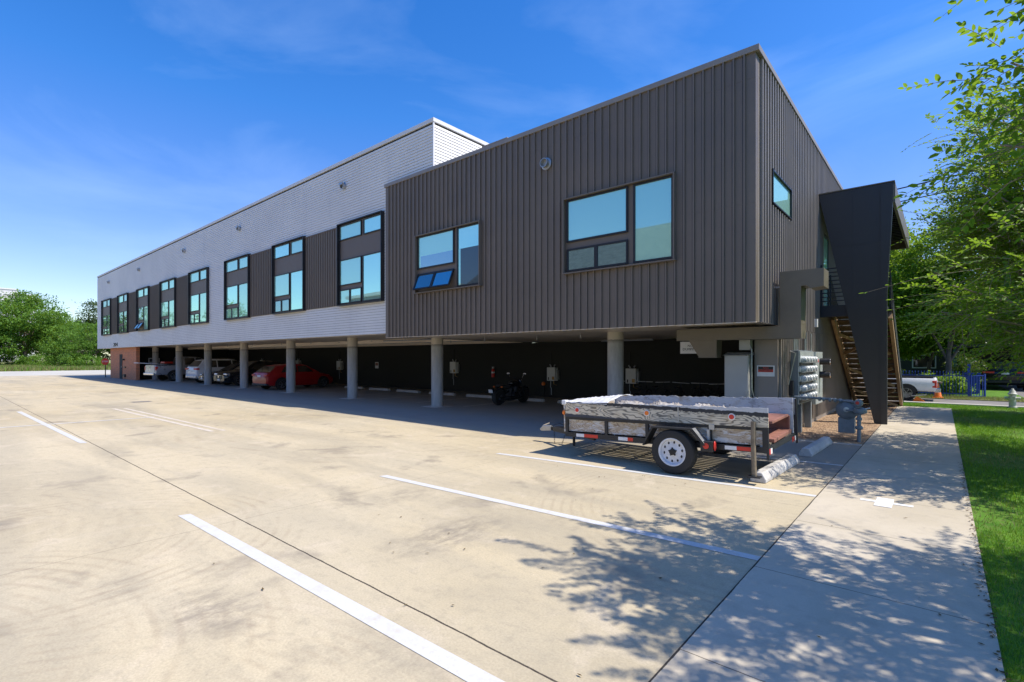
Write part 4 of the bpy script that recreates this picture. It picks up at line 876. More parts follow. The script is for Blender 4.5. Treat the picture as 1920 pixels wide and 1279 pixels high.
# motorcycle
mc = thing('motorcycle', 'black cruiser motorcycle parked facing the back wall, silver mirrors', 'motorcycle', (-13.05, 15.2, 0), R(2))
for y, nm in ((-.78, 'rear'), (.78, 'front')):
    b = MB(); b.lathe([(.20, -.09), (.29, -.10), (.325, -.05), (.33, 0), (.325, .05), (.29, .10), (.20, .09)], (0, 0, 0), 'x', 26); o = b.build('wheel', 'rubber', mc, 40); o.location = (0, y, .33)
    m = MB()
    for k in range(8):
        a = math.pi*k/4; m.bar((0, 0, 0), (0, math.cos(a)*.21, math.sin(a)*.21), .02, .04)
    m.lathe([(.19, -.075), (.21, -.07), (.21, .07), (.19, .075)], (0, 0, 0), 'x', 24); m.build('rim', 'steel_dark', o, 40)
    m = MB(); pts = [(.37*math.cos(a), .37*math.sin(a)) for a in [R(20+i*12) for i in range(13)]]
    for i in range(len(pts)-1): m.add([(-.1, pts[i][0], pts[i][1]), (.1, pts[i][0], pts[i][1]), (.1, pts[i+1][0], pts[i+1][1]), (-.1, pts[i+1][0], pts[i+1][1])], [(0, 1, 2, 3)])
    q = m.build('mudguard', 'paint_black', mc, 60); q.location = (0, y, .33)
def ell(mb, c, r, n=14, m=10):
    prof = [(math.sin(math.pi*i/m)+1e-4, -math.cos(math.pi*i/m)) for i in range(m+1)]; o = len(mb.v); mb.lathe(prof, (0, 0, 0), 'z', n)
    for i in range(o, len(mb.v)): v = mb.v[i]; mb.v[i] = (c[0]+v[0]*r[0], c[1]+v[1]*r[1], c[2]+v[2]*r[2])
    return mb
ell(MB(), (0, .22, .82), (.17, .33, .15)).build('fuel_tank', 'paint_black', mc, 60)
b = ell(MB(), (0, -.33, .70), (.19, .32, .09)); ell(b, (0, -.70, .76), (.13, .20, .07)); b.build('seat', 'rubber', mc, 60)
b = MB(); b.box(-.15, -.2, .22, .15, .4, .48); b.lathe([(.11, 0), (.12, .05), (.12, .22), (.08, .27)], (0, .25, .44), 'z', 12); b.lathe([(.11, 0), (.12, .05), (.12, .2), (.08, .24)], (0, -.05, .44), 'z', 12); b.lathe([(.13, -.2), (.15, -.18), (.15, .18), (.13, .2)], (0, .02, .34), 'x', 14); b.build('engine', 'steel_dark', mc, 40)
MB().tube([(.16, .35, .45), (.22, .4, .25), (.2, -.2, .2), (.2, -.95, .26)], .045, 10).tube([(.16, 0, .5), (.24, -.1, .3), (.24, -.9, .38)], .04, 10).build('exhaust', 'steel_dark', mc, 40)
MB().tube([(0, -.78, .33), (0, -.3, .45), (0, .1, .66), (0, .48, .92)], .035, 8).tube([(0, .5, .9), (0, .3, .3), (0, -.2, .2)], .03, 8).build('frame', 'black', mc, 40)
MB().tube([(-.1, .78, .33), (-.1, .47, .98)], .028, 8).tube([(.1, .78, .33), (.1, .47, .98)], .028, 8).build('fork', 'steel_dark', mc, 40)
MB().tube([(-.40, .22, 1.02), (-.25, .38, 1.06), (0, .46, 1.0), (.25, .38, 1.06), (.40, .22, 1.02)], .016, 8).build('handlebar', 'black', mc, 40)
for s in (-1, 1):
    b = MB(); b.tube([(s*.32, .32, 1.05), (s*.38, .34, 1.18)], .008, 6); ell(b, (s*.42, .34, 1.2), (.075, .02, .045)); b.build('mirror', 'chrome', mc, 50)
    b = MB(); ell(b, (s*.19, -.82, .72), (.035, .05, .03)); b.build('indicator', 'orange', mc, 50)
ell(MB(), (0, .62, .88), (.09, .1, .1)).build('headlight', 'chrome', mc, 50)
MB().obox((-.1, -1.13, .56), (.2, .01, .13), (R(15), 0, 0)).build('number_plate', 'white', mc); MB().box(-.12, -1.12, .62, -.08, -.9, .66).build('plate_bracket', 'black', mc)
MB().tube([(-.15, -.05, .25), (-.32, -.1, .01)], .014, 6).build('side_stand', 'steel_dark', mc)

# bicycles in the dark rack behind the trailer
def bike():
    t = thing('bicycle', 'x', 'bicycle', (0, 0, 0), 0, 'bicycles in the dark rack behind the trailer')
    for y in (-.5, .5):
        b = MB(); n = 24; b.tube([(0, .33*math.cos(2*math.pi*k/n), .33*math.sin(2*math.pi*k/n)) for k in range(n+1)], .017, 6, False)
        for k in range(10): a = math.pi*k/5; b.tube([(0, 0, 0), (0, .32*math.cos(a), .32*math.sin(a))], .002, 3)
        o = b.build('wheel', 'rubber', t, 60); o.location = (0, y, .34)
    MB().tube([(0, -.5, .34), (0, -.1, .33), (0, -.22, .85)], .014, 6).tube([(0, -.5, .34), (0, -.2, .75), (0, .33, .82), (0, -.1, .33)], .014, 6).tube([(0, .5, .34), (0, .33, .82), (0, .3, .98)], .014, 6).build('frame', 'steel_dark', t, 60)
    MB().tube([(-.28, .26, .99), (0, .32, .98), (.28, .26, .99)], .012, 6).build('handlebar', 'galv', t, 60)
    MB().box(-.06, -.36, .86, .06, -.12, .90).build('saddle', 'rubber', t, bevel=.02); return t
b0 = bike(); bl = ['nearest the grey cabinet', 'second from the grey cabinet', 'third from the grey cabinet', 'fourth from the grey cabinet', 'leaning next to the leftmost one', 'leftmost, clear of the rest']
for i in range(6):
    t = b0 if i == 0 else copy_tree(b0); t.location = (-5.4-i*.62-(.5 if i == 5 else 0), 16.2+.1*(i % 2), 0); t.rotation_euler = (R(4), R(3*(i % 3-1)), R(8*(i % 3-1))); t['label'] = 'dark bicycle in the rack in shadow, '+bl[i]

# ------------------------------------------------------------------ the utility trailer
TR = thing('utility_trailer', 'weathered wooden sided utility trailer on one axle with peeling paint', 'trailer', (-3.23, 8.85, 0))
pv = R(-1.7)
def tb(name, mb, mat, smooth=None, bevel=0, parent=None, label=None):
    """part in trailer coordinates (front = -x), tipped nose down round the axle"""
    Mx = Matrix.Translation((0, 0, .36)) @ Matrix.Rotation(pv, 4, 'Y') @ Matrix.Translation((0, 0, -.36))
    mb.v = [tuple(Mx @ Vector(p)) for p in mb.v]
    return mb.build(name, mat, parent or TR, smooth, bevel, label=label)
FXa, RXa, NY, FYy = -2.17, 1.32, -.97, .93      # front, rear, near side, far side in local metres
zb0, zb1, zm0, zm1, zt = .42, .505, .745, .815, 1.075
b = MB()
for y in (NY, FYy): b.box(FXa, y, zb0, RXa, y+.04, zb1)
b.box(FXa, NY+.04, zb0+.001, FXa+.05, FYy, zb1-.001); b.box(RXa-.05, NY+.04, zb0+.001, RXa, FYy, zb1-.001)
for x in (-1.5, -.8, -.1, .6): b.box(x, NY+.04, zb0+.01, x+.05, FYy, zb1-.03)
tb('frame', b, 'trailer_black')
for y in (NY, FYy): tb('rail', MB().box(FXa, y, zm0, RXa, y+.04, zm1), 'trailer_black')
for y in (NY, FYy):
    for x in (FXa, -1.33, -.55, .49, RXa-.05): tb('upright', MB().box(x, y+.001, zb1, x+.055, y+.039, zm0), 'trailer_black')
tb('post', MB().box(RXa-.0, NY, .33, RXa+.03, NY+.04, 1.06), 'trailer_black'); tb('post', MB().box(RXa-.0, FYy, .33, RXa+.03, FYy+.04, 1.09), 'trailer_black')
tb('lower_side_board', MB().box(FXa+.05, NY+.045, zb1-.02, RXa-.06, NY+.058, zm1-.01), 'ply_low')
tb('lower_side_board', MB().box(FXa+.05, FYy-.02, zb1-.02, RXa-.06, FYy-.006, zm1-.01), 'ply_white')
def edged(x0, x1, y0, y1, z0, z1, amp, n=60):
    b = MB(); rr = random.Random(3); pts = [(x0, z0), (x1, z0)]+[(x1+(x0-x1)*k/n, z1-amp*rr.random()**2) for k in range(n+1)]; b.prism(pts, 'y', y0, y1); return b
up = tb('upper_side_board', edged(FXa+.02, RXa+.04, NY-.02, NY-.002, zm1-.02, zt+.005, .018), 'ply_up', label='upper plywood side with swirling grain and flaking grey and white paint')
tb('seam_strip', MB().box(.03, NY-.026, zm1-.015, .045, NY-.018, zt-.03), 'galv')
tb('upper_side_board', edged(FXa+.02, RXa, FYy+.042, FYy+.06, zm1-.02, zt+.03, .03), 'ply_white')
tb('rear_side_board', MB().box(.75, FYy-.045, zb1, RXa-.02, FYy-.022, zt+.035), 'ply_white', label='white painted board on the far rear side')
tb('front_board', MB().box(FXa-.03, NY+.0, zb1, FXa-.005, FYy+.04, zt), 'ply_low')
tb('front_cap', MB().box(FXa-.05, NY-.04, zt-.055, FXa+.04, NY+.06, zt+.03), 'white', bevel=.01)
# deck of separate planks, sun comes through the gaps
b = MB(); y = NY+.045; rr = random.Random(5)
while y < FYy-.07:
    x = FXa+.02
    while x < RXa-.1:
        L = min(rr.uniform(.5, 1.3), RXa-.03-x); b.box(x, y, zb1-.001, x+L-rr.choice([.0, .0, .01]), y+.116+rr.choice([0, 0, .012]), zb1+.018); x += L
    y += .14
tb('deck', b, 'post_wood')
tb('fender', MB().add([p for yy in (NY-.23, NY) for p in [(-.50, yy, .43), (-.33, yy, .74), (.33-.02, yy, .74), (.52, yy, .50), (.50, yy, .49), (.30, yy, .715), (-.31, yy, .715), (-.48, yy, .42)]],
   [tuple(range(8)), tuple(range(15, 7, -1))]+[(i, i+8, (i+1) % 8+8, (i+1) % 8) for i in range(8)]), 'trailer_black')
tb('fender', MB().add([p for yy in (FYy+.04, FYy+.27) for p in [(-.50, yy, .43), (-.33, yy, .74), (.31, yy, .74), (.52, yy, .50), (.50, yy, .49), (.30, yy, .715), (-.31, yy, .715), (-.48, yy, .42)]],
   [tuple(range(8)), tuple(range(15, 7, -1))]+[(i, i+8, (i+1) % 8+8, (i+1) % 8) for i in range(8)]), 'trailer_black')
tb('fender_tread', MB().add([(.325, NY-.22, .738), (.325, NY-.06, .738), (.50, NY-.06, .525), (.50, NY-.22, .525)], [(0, 1, 2, 3)]), 'galv').location = (.006, 0, .006)
MB().tube([(0, NY-.02, .35), (0, FYy+.06, .35)], .035, 10).build('axle', 'trailer_black', TR, 40)
for yy, s in ((NY-.125, -1), (FYy+.16, 1)):
    r = .352; wd = .20; b = MB(); b.lathe([(r*.60, -wd/2), (r*.78, -wd*.54), (r*.95, -wd*.48), (r, -wd*.34), (r*1.0, -wd*.05), (r*.985, 0), (r, wd*.05), (r, wd*.34), (r*.95, wd*.48), (r*.78, wd*.54), (r*.60, wd/2)], (0, 0, 0), 'y', 48, False); b.lathe([(r*.61, -wd*.05), (r*.61, wd*.05)], (0, 0, 0), 'y', 30)
    o = b.build('wheel', 'rubber', TR, 35); o.location = (0, yy, r)
    m = MB(); f = s*wd*.5
    m.lathe([(.218, f*.96), (.222, f*1.02), (.212, f*1.04), (.198, f*.94), (.188, f*.50), (.165, f*.42), (.12, f*.52), (.085, f*.62), (.05, f*.62)], (0, 0, 0), 'y', 40, False); m.build('rim', 'rim_white', o, 35)
    m = MB()
    for k in range(10): a = 2*math.pi*k/10+.2; ell(m, (math.cos(a)*.148, f*.47, math.sin(a)*.148), (.015, .010, .022))
    m.build('rim_hole', 'black', o, 60)
    m = MB(); m.lathe([(.05, f*.6), (.048, f*.95), (.03, f*1.0)], (0, 0, 0), 'y', 16)
    for k in range(5): a = 2*math.pi*k/5+.4; m.lathe([(.013, f*.58), (.012, f*.82)], (math.cos(a)*.058, 0, math.sin(a)*.058), 'y', 6)
    m.build('hub', 'rubber', o, 35)
# reflective tapes
for x0, x1, c in ((-1.93, -1.76, 'white'), (-1.76, -1.47, 'red'), (-1.06, -.88, 'white'), (-.88, -.78, 'red'), (.74, .91, 'white'), (.91, 1.16, 'red')):
    tb('reflective_tape', MB().box(x0, NY-.004, zb0+.012, x1, NY-.0005, zb1-.015), c)
for y0, y1, c in ((-.97, -.80, 'red'), (-.80, -.70, 'white'), (.62, .80, 'red'), (.80, .90, 'white')):
    tb('reflective_tape', MB().box(RXa+.0, y0+.045, zb0-.04, RXa+.005, y1+.045, zb0+.04), c)
for x, c in ((-1.88, 'red'), (-.50, 'orange'), (.86, 'red')):
    o = tb('reflector', MB().lathe([(.036, -.014), (.036, 0)], (x, NY-.028, .93), 'y', 18), c, 40)
    tb('reflector_ring', MB().lathe([(.053, -.006), (.053, 0)], (x, NY-.022, .93), 'y', 18), 'white', 40)
tb('marker_lamp', ell(MB(), (FXa-.03, NY-.0, .87), (.03, .03, .045)), 'orange', 60)
tb('light_box', MB().box(.44, NY-.20, .40, .62, NY-.01, .56), 'trailer_black', bevel=.01); tb('tail_lamp', MB().lathe([(.045, -.012), (.04, 0)], (.53, NY-.20, .49), 'y', 16), 'red', 40)
tb('tail_lamp', ell(MB(), (.635, NY-.12, .49), (.02, .05, .075)), 'red', 60)
tb('latch', MB().box(.52, NY-.03, .72, .60, NY-.0, .80).box(.49, NY-.04, .56, .53, NY-.0, .72), 'galv')
# tongue, coupler, chains, jack
for s in (-1, 1): tb('tongue_bar', MB().bar((FXa+.5, s*.75, .40), (FXa-.95, s*.035, .40), .05, .09), 'trailer_black')
tb('tongue_bar', MB().bar((FXa+.0, 0, .40), (FXa-1.2, 0, .40), .06, .07), 'trailer_black')
tb('coupler', MB().prism([(-3.50, .38), (-3.40, .47), (-3.2, .46), (-3.2, .36), (-3.46, .34)], 'y', -.05, .05), 'galv', bevel=.01)
tb('coupler_latch', MB().bar((-3.42, 0, .46), (-3.25, 0, .52), .02, .02), 'chrome')
def chain(pts, parent):
    b = MB(); n = len(pts)
    for i in range(n-1):
        p, q = Vector(pts[i]), Vector(pts[i+1]); m_ = int((q-p).length/.035)
        for k in range(m_):
            c = p+(q-p)*(k+.5)/m_; d = (q-p).normalized(); sd_ = Vector((1, 0, 0)) if k % 2 else Vector((0, 1, 0)); b.tube([c-d*.018+sd_*.01, c+d*.018+sd_*.01, c+d*.018-sd_*.01, c-d*.018-sd_*.01, c-d*.018+sd_*.01], .004, 4)
    return b
tb('chain', chain([(-3.1, -.05, .37), (-3.08, -.08, .06), (-3.0, -.06, .03)], TR), 'steel_dark'); tb('chain', chain([(-2.85, .05, .37), (-2.95, 0, .07), (-3.0, -.05, .03)], TR), 'steel_dark')
tb('jack', MB().tube([(-2.62, -.02, .02), (-2.62, -.02, .55)], .03, 10).lathe([(.07, 0), (.07, .012)], (-2.62, -.02, .0), 'z', 14), 'trailer_black', 40)
tb('wiring', MB().tube([(-3.2, 0, .46), (-3.0, .02, .52), (-2.8, .0, .48), (-2.4, .02, .52), (FXa, .05, .45)], .007, 5), 'black', 40)
tb('stake', MB().tube([(1.16, NY-.055, .09), (1.16, NY-.06, .5), (1.17, NY-.052, .88)], [.035, .034, .033], 10), 'post_wood', 40, label='round weathered prop at the near rear corner'); tb('stake_foot', MB().box(1.08, NY-.12, .07, 1.25, NY+.0, .09), 'trailer_black')
# load in the bed (things that could be lifted out)
rr = random.Random(11)
tp = MB(); nx, ny = 30, 12
for i in range(nx+1):
    for j in range(ny+1):
        x = FXa-.03+i/nx*.95; y = NY-.03+j/ny*1.0; z = zt-.02+.055*math.sin(j/ny*math.pi)*(.5+.5*i/nx)+.10*(j/ny)*(i/nx)+.012*math.sin(i*1.7+j*.9)+rr.uniform(-.008, .008)
        if j == 0: z = zt-.03
        tp.v.append((x, y, z))
for i in range(nx):
    for j in range(ny): k = i*(ny+1)+j; tp.f.append((k, k+ny+1, k+ny+2, k+1))
o = tp.build('tarp', 'tarp', None, 60); o.location = (-3.23, 8.85, .01); o.rotation_euler = (0, pv, 0)
so_ = o.modifiers.new('thickness', 'SOLIDIFY'); so_.thickness = .006
tag(o, 'crumpled white sheet stretched over the front end of the trailer', 'tarp')
o = MB(); nx, ny = 80, 30
for i in range(nx+1):
    for j in range(ny+1):
        x = -1.2+i/nx*2.05; y = NY+.06+j/ny*.62; n_ = .022*math.sin(x*9+y*3)+.02*math.sin(x*17-y*7)*math.sin(y*9)+rr.uniform(-.012, .012)+(.035 if rr.random() < .04 else 0)
        o.v.append((x, y, .96+.09*math.sin(math.pi*j/ny)*(1-.45*i/nx)+n_))
for i in range(nx):
    for j in range(ny): k = i*(ny+1)+j; o.f.append((k, k+ny+1, k+ny+2, k+1))
o = o.build('debris_load', 'debris', None, 40); o.location = (-3.23, 8.85, .02); o.rotation_euler = (0, pv, 0); so_ = o.modifiers.new('thickness', 'SOLIDIFY'); so_.thickness = .05; struct(o, 'stuff')
for (x0, x1, y0, y1, z0, z1, lb) in ((.90, 1.25, -.45, .85, .80, .84, 'upper red brown plank across the open rear of the trailer'), (1.0, 1.3, -.55, .85, .53, .585, 'lower red brown plank at the tail of the trailer')):
    b = MB().box(-(x1-x0)/2, -(y1-y0)/2, 0, (x1-x0)/2, (y1-y0)/2, z1-z0); o = b.build('plank', 'brown_board', bevel=.004); o.location = (-3.23+(x0+x1)/2, 8.85+(y0+y1)/2, z0+.025); o.rotation_euler = (0, pv, R(2)); tag(o, lb, 'plank', 'planks at the trailer tail')
b = MB().box(0, -.02, 0, .03, .04, .30); b.box(-.3, 0, 0, 0, .03, .28); o = b.build('board', 'brown_board'); o.location = (-3.23+1.22, 8.85+.80, .545); tag(o, 'upright red brown board inside the rear of the trailer', 'board')

M_ = None
# ------------------------------------------------------------------ street furniture
ss = thing('stop_sign', 'red eight sided stop sign on a dark post left of the brick wall', 'sign', (-60.2, 11.1, 0))
MB().tube([(0, 0, 0), (0, 0, 1.75)], .04, 8).build('post', 'black', ss, 40)
b = MB(); pts = [(.33*math.cos(R(22.5+45*k)), 1.48+.33*math.sin(R(22.5+45*k))) for k in range(8)]; b.prism(pts, 'y', -.06, -.045); q = b.build('panel', 'red', ss); q.rotation_euler = (0, 0, R(55))
text('STOP', .22, 'white', q, (0, -.062, 1.48), (R(90), 0, 0), sx=.9)
cn = thing('traffic_cone', 'orange traffic cone with a pale top behind the street pickup', 'traffic cone', (-.12, 30.2, .0))
MB().box(-.19, -.19, 0, .19, .19, .04).build('base', 'orange', cn, bevel=.01); MB().lathe([(.15, .04), (.03, .68), (.02, .70)], (0, 0, 0), 'z', 18).build('cone', 'orange', cn, 40); MB().lathe([(.102, .36), (.081, .46)], (0, 0, 0), 'z', 18).build('band', 'white', cn, 40)
MB().obox((.03, 0, .72), (.26, .12, .09), (0, R(12), R(20))).build('cap', 'post_wood', cn, bevel=.03)
ch = thing('wheel_chock', 'orange red wedge lying by the rear wheel of the street pickup', 'wheel chock', (-.75, 27.75, -.03))
MB().prism([(-.2, 0), (.22, 0), (.16, .06), (-.05, .22)], 'y', -.1, .1).build('wedge', 'orange', ch); MB().obox((.02, 0, .26), (.5, .2, .03), (0, R(-8), 0)).build('plate', 'galv', ch)
hy = thing('fire_hydrant', 'pale cream fire hydrant standing in the lawn by the kerb', 'fire hydrant', (1.98, 25.85, 0))
MB().lathe([(.13, 0), (.13, .05), (.10, .06), (.10, .48), (.13, .49), (.13, .53), (.10, .56), (.085, .62), (.04, .68), (.03, .72)], (0, 0, 0), 'z', 20).build('barrel', 'hydrant', hy, 35)
MB().lathe([(.05, -.21), (.06, -.2), (.06, -.1), (.05, .1), (.06, .2), (.05, .21)], (0, 0, .36), 'x', 14).build('outlet', 'hydrant', hy, 35); MB().lathe([(.07, -.19), (.07, -.09), (.05, -.05)], (0, 0, .36), 'y', 14).build('pumper_outlet', 'hydrant', hy, 35)
fn = thing('iron_fence', 'bright blue iron picket fence beyond the street', 'fence', (-10, 31.35, 0))
b = MB(); x = -25
while x < .95: b.box(x+10-.010, -.010, .05, x+10+.010, .010, 1.16); b.lathe([(.018, 0), (.001, .07)], (x+10, 0, 1.16), 'z', 4); x += .115
b.build('picket_panel', 'blue_iron', fn)
for z in (.14, .98): MB().box(-15, -.02, z, 10.95, .02, z+.04).build('rail', 'blue_iron', fn)
for x in (-25, -22.4, -19.8, -17.2, -14.6, -12, -9.4, -6.8, -4.2, -1.6): MB().box(x+10-.03, -.03, 0, x+10+.03, .03, 1.25).build('post', 'blue_iron', fn)
MB().box(10.92, -.05, 0, 11.02, .05, 1.55).build('post', 'blue_iron', fn, label='tall end post')
gt = thing('iron_gate', 'narrow blue iron gate standing open beside the tall fence post', 'gate', (1.04, 31.35, 0), R(40))
b = MB(); [b.box(x-.01, -.01, .06, x+.01, .01, 1.04) for x in (.14, .27, .40, .53)]; b.build('picket_panel', 'blue_iron', gt); MB().box(0, -.02, .05, .62, .02, .09).box(0, -.02, 1.0, .62, .02, 1.04).box(0, -.02, .09, .03, .02, 1.0).box(.60, -.03, 0, .66, .03, 1.1).build('frame', 'blue_iron', gt)
# power lines with their poles outside the view
for x, ph, lb in ((-34, 8.6, 'wooden power pole beyond the apartment building'), (26, 13.3, 'wooden power pole at the street end')):
    t = thing('power_pole', lb, 'pole', (x, 33, 0)); MB().tube([(0, 0, 0), (0, 0, ph)], [.16, .11], 12).build('pole', 'bark', t, 40); MB().box(-.06, -1.1, ph-.55, .06, 1.1, ph-.43).build('crossarm', 'bark', t)
def cable(y, z0, z1, sag, lb):
    pts = []
    for i in range(41): u = i/40; pts.append((-34+60*u, y, z0+(z1-z0)*u-sag*4*u*(1-u)))
    o = MB().tube(pts, .028, 6).build('power_line', 'black', None, 60); tag(o, lb, 'cable', 'power lines over the street')
cable(33.0, 8.10, 12.85, 0, 'upper power line of the close pair above the street')
cable(32.6, 8.02, 12.70, 0, 'lower power line of the close pair above the street')
cable(33.2, 8.00, 11.75, 0, 'single lowest power line above the street')

# ------------------------------------------------------------------ trees and plants (numpy leaves)
def unit(v): return v/np.maximum(np.linalg.norm(v, axis=-1, keepdims=True), 1e-9)
def leaf_mesh(name, P, Dr, Nn, L, Wd, mat, parent, six=False, fold=.25):
    """P base points, Dr leaf direction, Nn leaf normal, L length, Wd width (arrays)"""
    n = len(P); S_ = unit(np.cross(Dr, Nn)); Nn = np.cross(S_, Dr); L = L[:, None]; Wd = Wd[:, None]
    if six:
        pts = [P, P+Dr*L*.3+S_*Wd*.46+Nn*Wd*fold, P+Dr*L*.7+S_*Wd*.38+Nn*Wd*fold, P+Dr*L-Nn*L*.08, P+Dr*L*.7-S_*Wd*.38+Nn*Wd*fold, P+Dr*L*.3-S_*Wd*.46+Nn*Wd*fold]
        V = np.stack(pts, 1).reshape(-1, 3); b = np.arange(n)[:, None]*6
        F = np.concatenate([b+np.array([[0, 1, 2, 3]]), b+np.array([[0, 3, 4, 5]])], 0)
    else:
        pts = [P, P+Dr*L*.5+S_*Wd*.5, P+Dr*L, P+Dr*L*.5-S_*Wd*.5]
        V = np.stack(pts, 1).reshape(-1, 3); b = np.arange(n)[:, None]*4; F = b+np.array([[0, 1, 2, 3]])
    return npmesh(name, V, F, mat, parent)
def rnd_dirs(n, r): return unit(r.normal(size=(n, 3)))
def tree(name, label, loc, trunk_h, trunk_r, blobs, leaf, count, mat, bark='bark', group=None, seed=1, stems=1, cat='tree'):
    """blobs: list of (x,y,z,rx,ry,rz) lobes of the crown in local metres, filled with clumps of leaves"""
    r = np.random.default_rng(seed); t = thing(name, label, cat, loc, 0, group); rr = random.Random(seed)
    vol = np.array([b[3]*b[4]*b[5] for b in blobs])**.7; vol = vol/vol.sum(); P = []; 
    for bl, v in zip(blobs, vol):
        m = max(10, int(count*v)); nc = max(8, m//55); c = rnd_dirs(nc, r)*(r.uniform(.25, 1, (nc, 1))**.45); c[:, 2] = np.where(c[:, 2] < -.55, c[:, 2]*.6, c[:, 2])
        cc = np.array(bl[:3])+c*np.array(bl[3:]); cs = r.uniform(.10, .24, nc)*min(bl[3:])+leaf*.8
        idx = r.integers(0, nc, m); q = r.normal(size=(m, 3))*.62; q[:, 2] *= .62
        P.append(cc[idx]+q*cs[idx][:, None])
    P = np.concatenate(P); n = len(P); ctr = P.mean(0)
    Dr = unit(rnd_dirs(n, r)+unit(P-ctr)*.5+np.array([0, 0, -.25])); Nn = unit(rnd_dirs(n, r)*.8+np.array([0, 0, 1.0]))
    leaf_mesh('crown', P, Dr, Nn, r.uniform(.7, 1.3, n)*leaf, r.uniform(.45, .7, n)*leaf, mat, t)
    tb_ = MB()
    for s in range(stems):
        ox = 0 if stems == 1 else .25*trunk_h*math.cos(s*2.4); oy = 0 if stems == 1 else .25*trunk_h*math.sin(s*2.4)
        tb_.tube([(ox*.1, oy*.1, -.1), (ox*.35+rr.uniform(-.05, .05), oy*.35, trunk_h*.35), (ox*.8, oy*.8, trunk_h*.75), (ox, oy, trunk_h)], [trunk_r*1.25, trunk_r, trunk_r*.8, trunk_r*.65], 10)
    for i, bl in enumerate(blobs):
        e = Vector(bl[:3]); s = Vector((0 if stems == 1 else .2*trunk_h*math.cos((i % stems)*2.4), 0 if stems == 1 else .2*trunk_h*math.sin((i % stems)*2.4), trunk_h*rr.uniform(.6, .98)))
        m_ = (s+e)/2+Vector((rr.uniform(-.2, .2), rr.uniform(-.2, .2), -.05))*min(bl[3:])
        tb_.tube([s, m_, e], [trunk_r*.5, trunk_r*.32, trunk_r*.12], 7)
        for k in range(4):
            q = e+Vector((rr.uniform(-1, 1)*bl[3], rr.uniform(-1, 1)*bl[4], rr.uniform(-.4, .9)*bl[5]))*.8; tb_.tube([m_, (m_+q)/2+Vector((0, 0, .1)), q], [trunk_r*.22, trunk_r*.14, trunk_r*.04], 5)
    tb_.build('trunk', bark, t, 60)
    return t
# near trees: leaves set along twigs
def twig_tree(name, label, loc, limbs, twigs, leafL, mat, seed, trunk_r=.09, n_per=15, twig_len=.55, extra=()):
    """limbs: list of point lists (crown branches). Twigs grow from limb points."""
    r = np.random.default_rng(seed); t = thing(name, label, 'tree', loc, 0, 'trees along the footpath'); wood = MB()
    base = []; dirs = []
    for li, (pts, r0, nt_, spread) in enumerate(limbs):
        rs = [r0*(1-.8*i/(len(pts)-1)) for i in range(len(pts))]; wood.tube(pts, rs, 8)
        A = np.array(pts, float); seg = r.integers(max(0, len(A)-3), len(A)-1, nt_); u = r.random(nt_)[:, None]
        q = A[seg]*(1-u)+A[seg+1]*u; d = unit(A[-1]-A[max(0, len(A)-3)])
        off = rnd_dirs(nt_, r)*r.uniform(.0, 1, (nt_, 1))**.5*spread; off[:, 2] *= .7
        base.append(q+off); dirs.append(unit(off*.9/spread+d*.55+rnd_dirs(nt_, r)*.7))
    for p, d in extra: base.append(np.array([p], float)); dirs.append(unit(np.array([d], float)))
    Bs = np.concatenate(base); Ds = np.concatenate(dirs); Ds[:, 2] = Ds[:, 2]*.85-.12; Ds = unit(Ds); nT = len(Bs); TL = r.uniform(.6, 1.25, nT)*twig_len
    for p, d in extra: pass
    if extra: TL[-len(extra):] = [np.linalg.norm(d) for p, d in extra]; Ds[-len(extra):] = unit(np.array([d for p, d in extra], float))
    up = np.array([0, 0, 1.]); Sd = unit(np.cross(Ds, up)); Un = np.cross(Sd, Ds)
    roll = r.uniform(-.7, .7, nT)[:, None]; 
    if extra: roll[-len(extra):] = .15
    S2 = Sd*np.cos(roll)+Un*np.sin(roll); U2 = -Sd*np.sin(roll)+Un*np.cos(roll)
    P = []; Dl = []; Nl = []
    for k in range(n_per):
        u = (k+.6)/n_per; side = 1 if k % 2 else -1
        pos = Bs+Ds*(TL*u)[:, None]-up*(TL*.16*u*u)[:, None]
        d = unit(Ds*.55+S2*side*(1.0-.3*u)+r.normal(size=(nT, 3))*.16); P.append(pos); Dl.append(d); Nl.append(unit(U2+r.normal(size=(nT, 3))*.28))
    P.append(Bs+Ds*TL[:, None]*1.0-up*(TL*.16)[:, None]); Dl.append(Ds); Nl.append(U2)
    P = np.concatenate(P); Dl = np.concatenate(Dl); Nl = np.concatenate(Nl); n = len(P)
    keep = r.random(n) > .10
    P, Dl, Nl = P[keep], Dl[keep], Nl[keep]; n = len(P)
    L = r.uniform(.75, 1.2, n)*leafL
    leaf_mesh('crown', P, Dl, Nl, L, L*.52, mat, t, six=True, fold=.12)
    # twig stems as thin three sided prisms
    n3 = nT; e = Bs+Ds*TL[:, None]-up*(TL*.16)[:, None]; m_ = Bs+Ds*(TL*.5)[:, None]-up*(TL*.04)[:, None]; w_ = .0045
    ring = []
    for p, q in ((Bs, w_), (m_, w_*.8), (e, w_*.35)):
        for a in range(3): ring.append(p+(Sd*math.cos(a*2.094)+Un*math.sin(a*2.094))*q)
    V = np.stack(ring, 1).reshape(-1, 3); b = np.arange(n3)[:, None]*9; F = []
    for s in (0, 3):
        for a in range(3): F.append(b+np.array([[s+a, s+(a+1) % 3, s+3+(a+1) % 3, s+3+a]]))
    npmesh('twigs', V, np.concatenate(F), 'bark_pale', t)
    wood.build('trunk', 'bark_pale', t, 60)
    return t
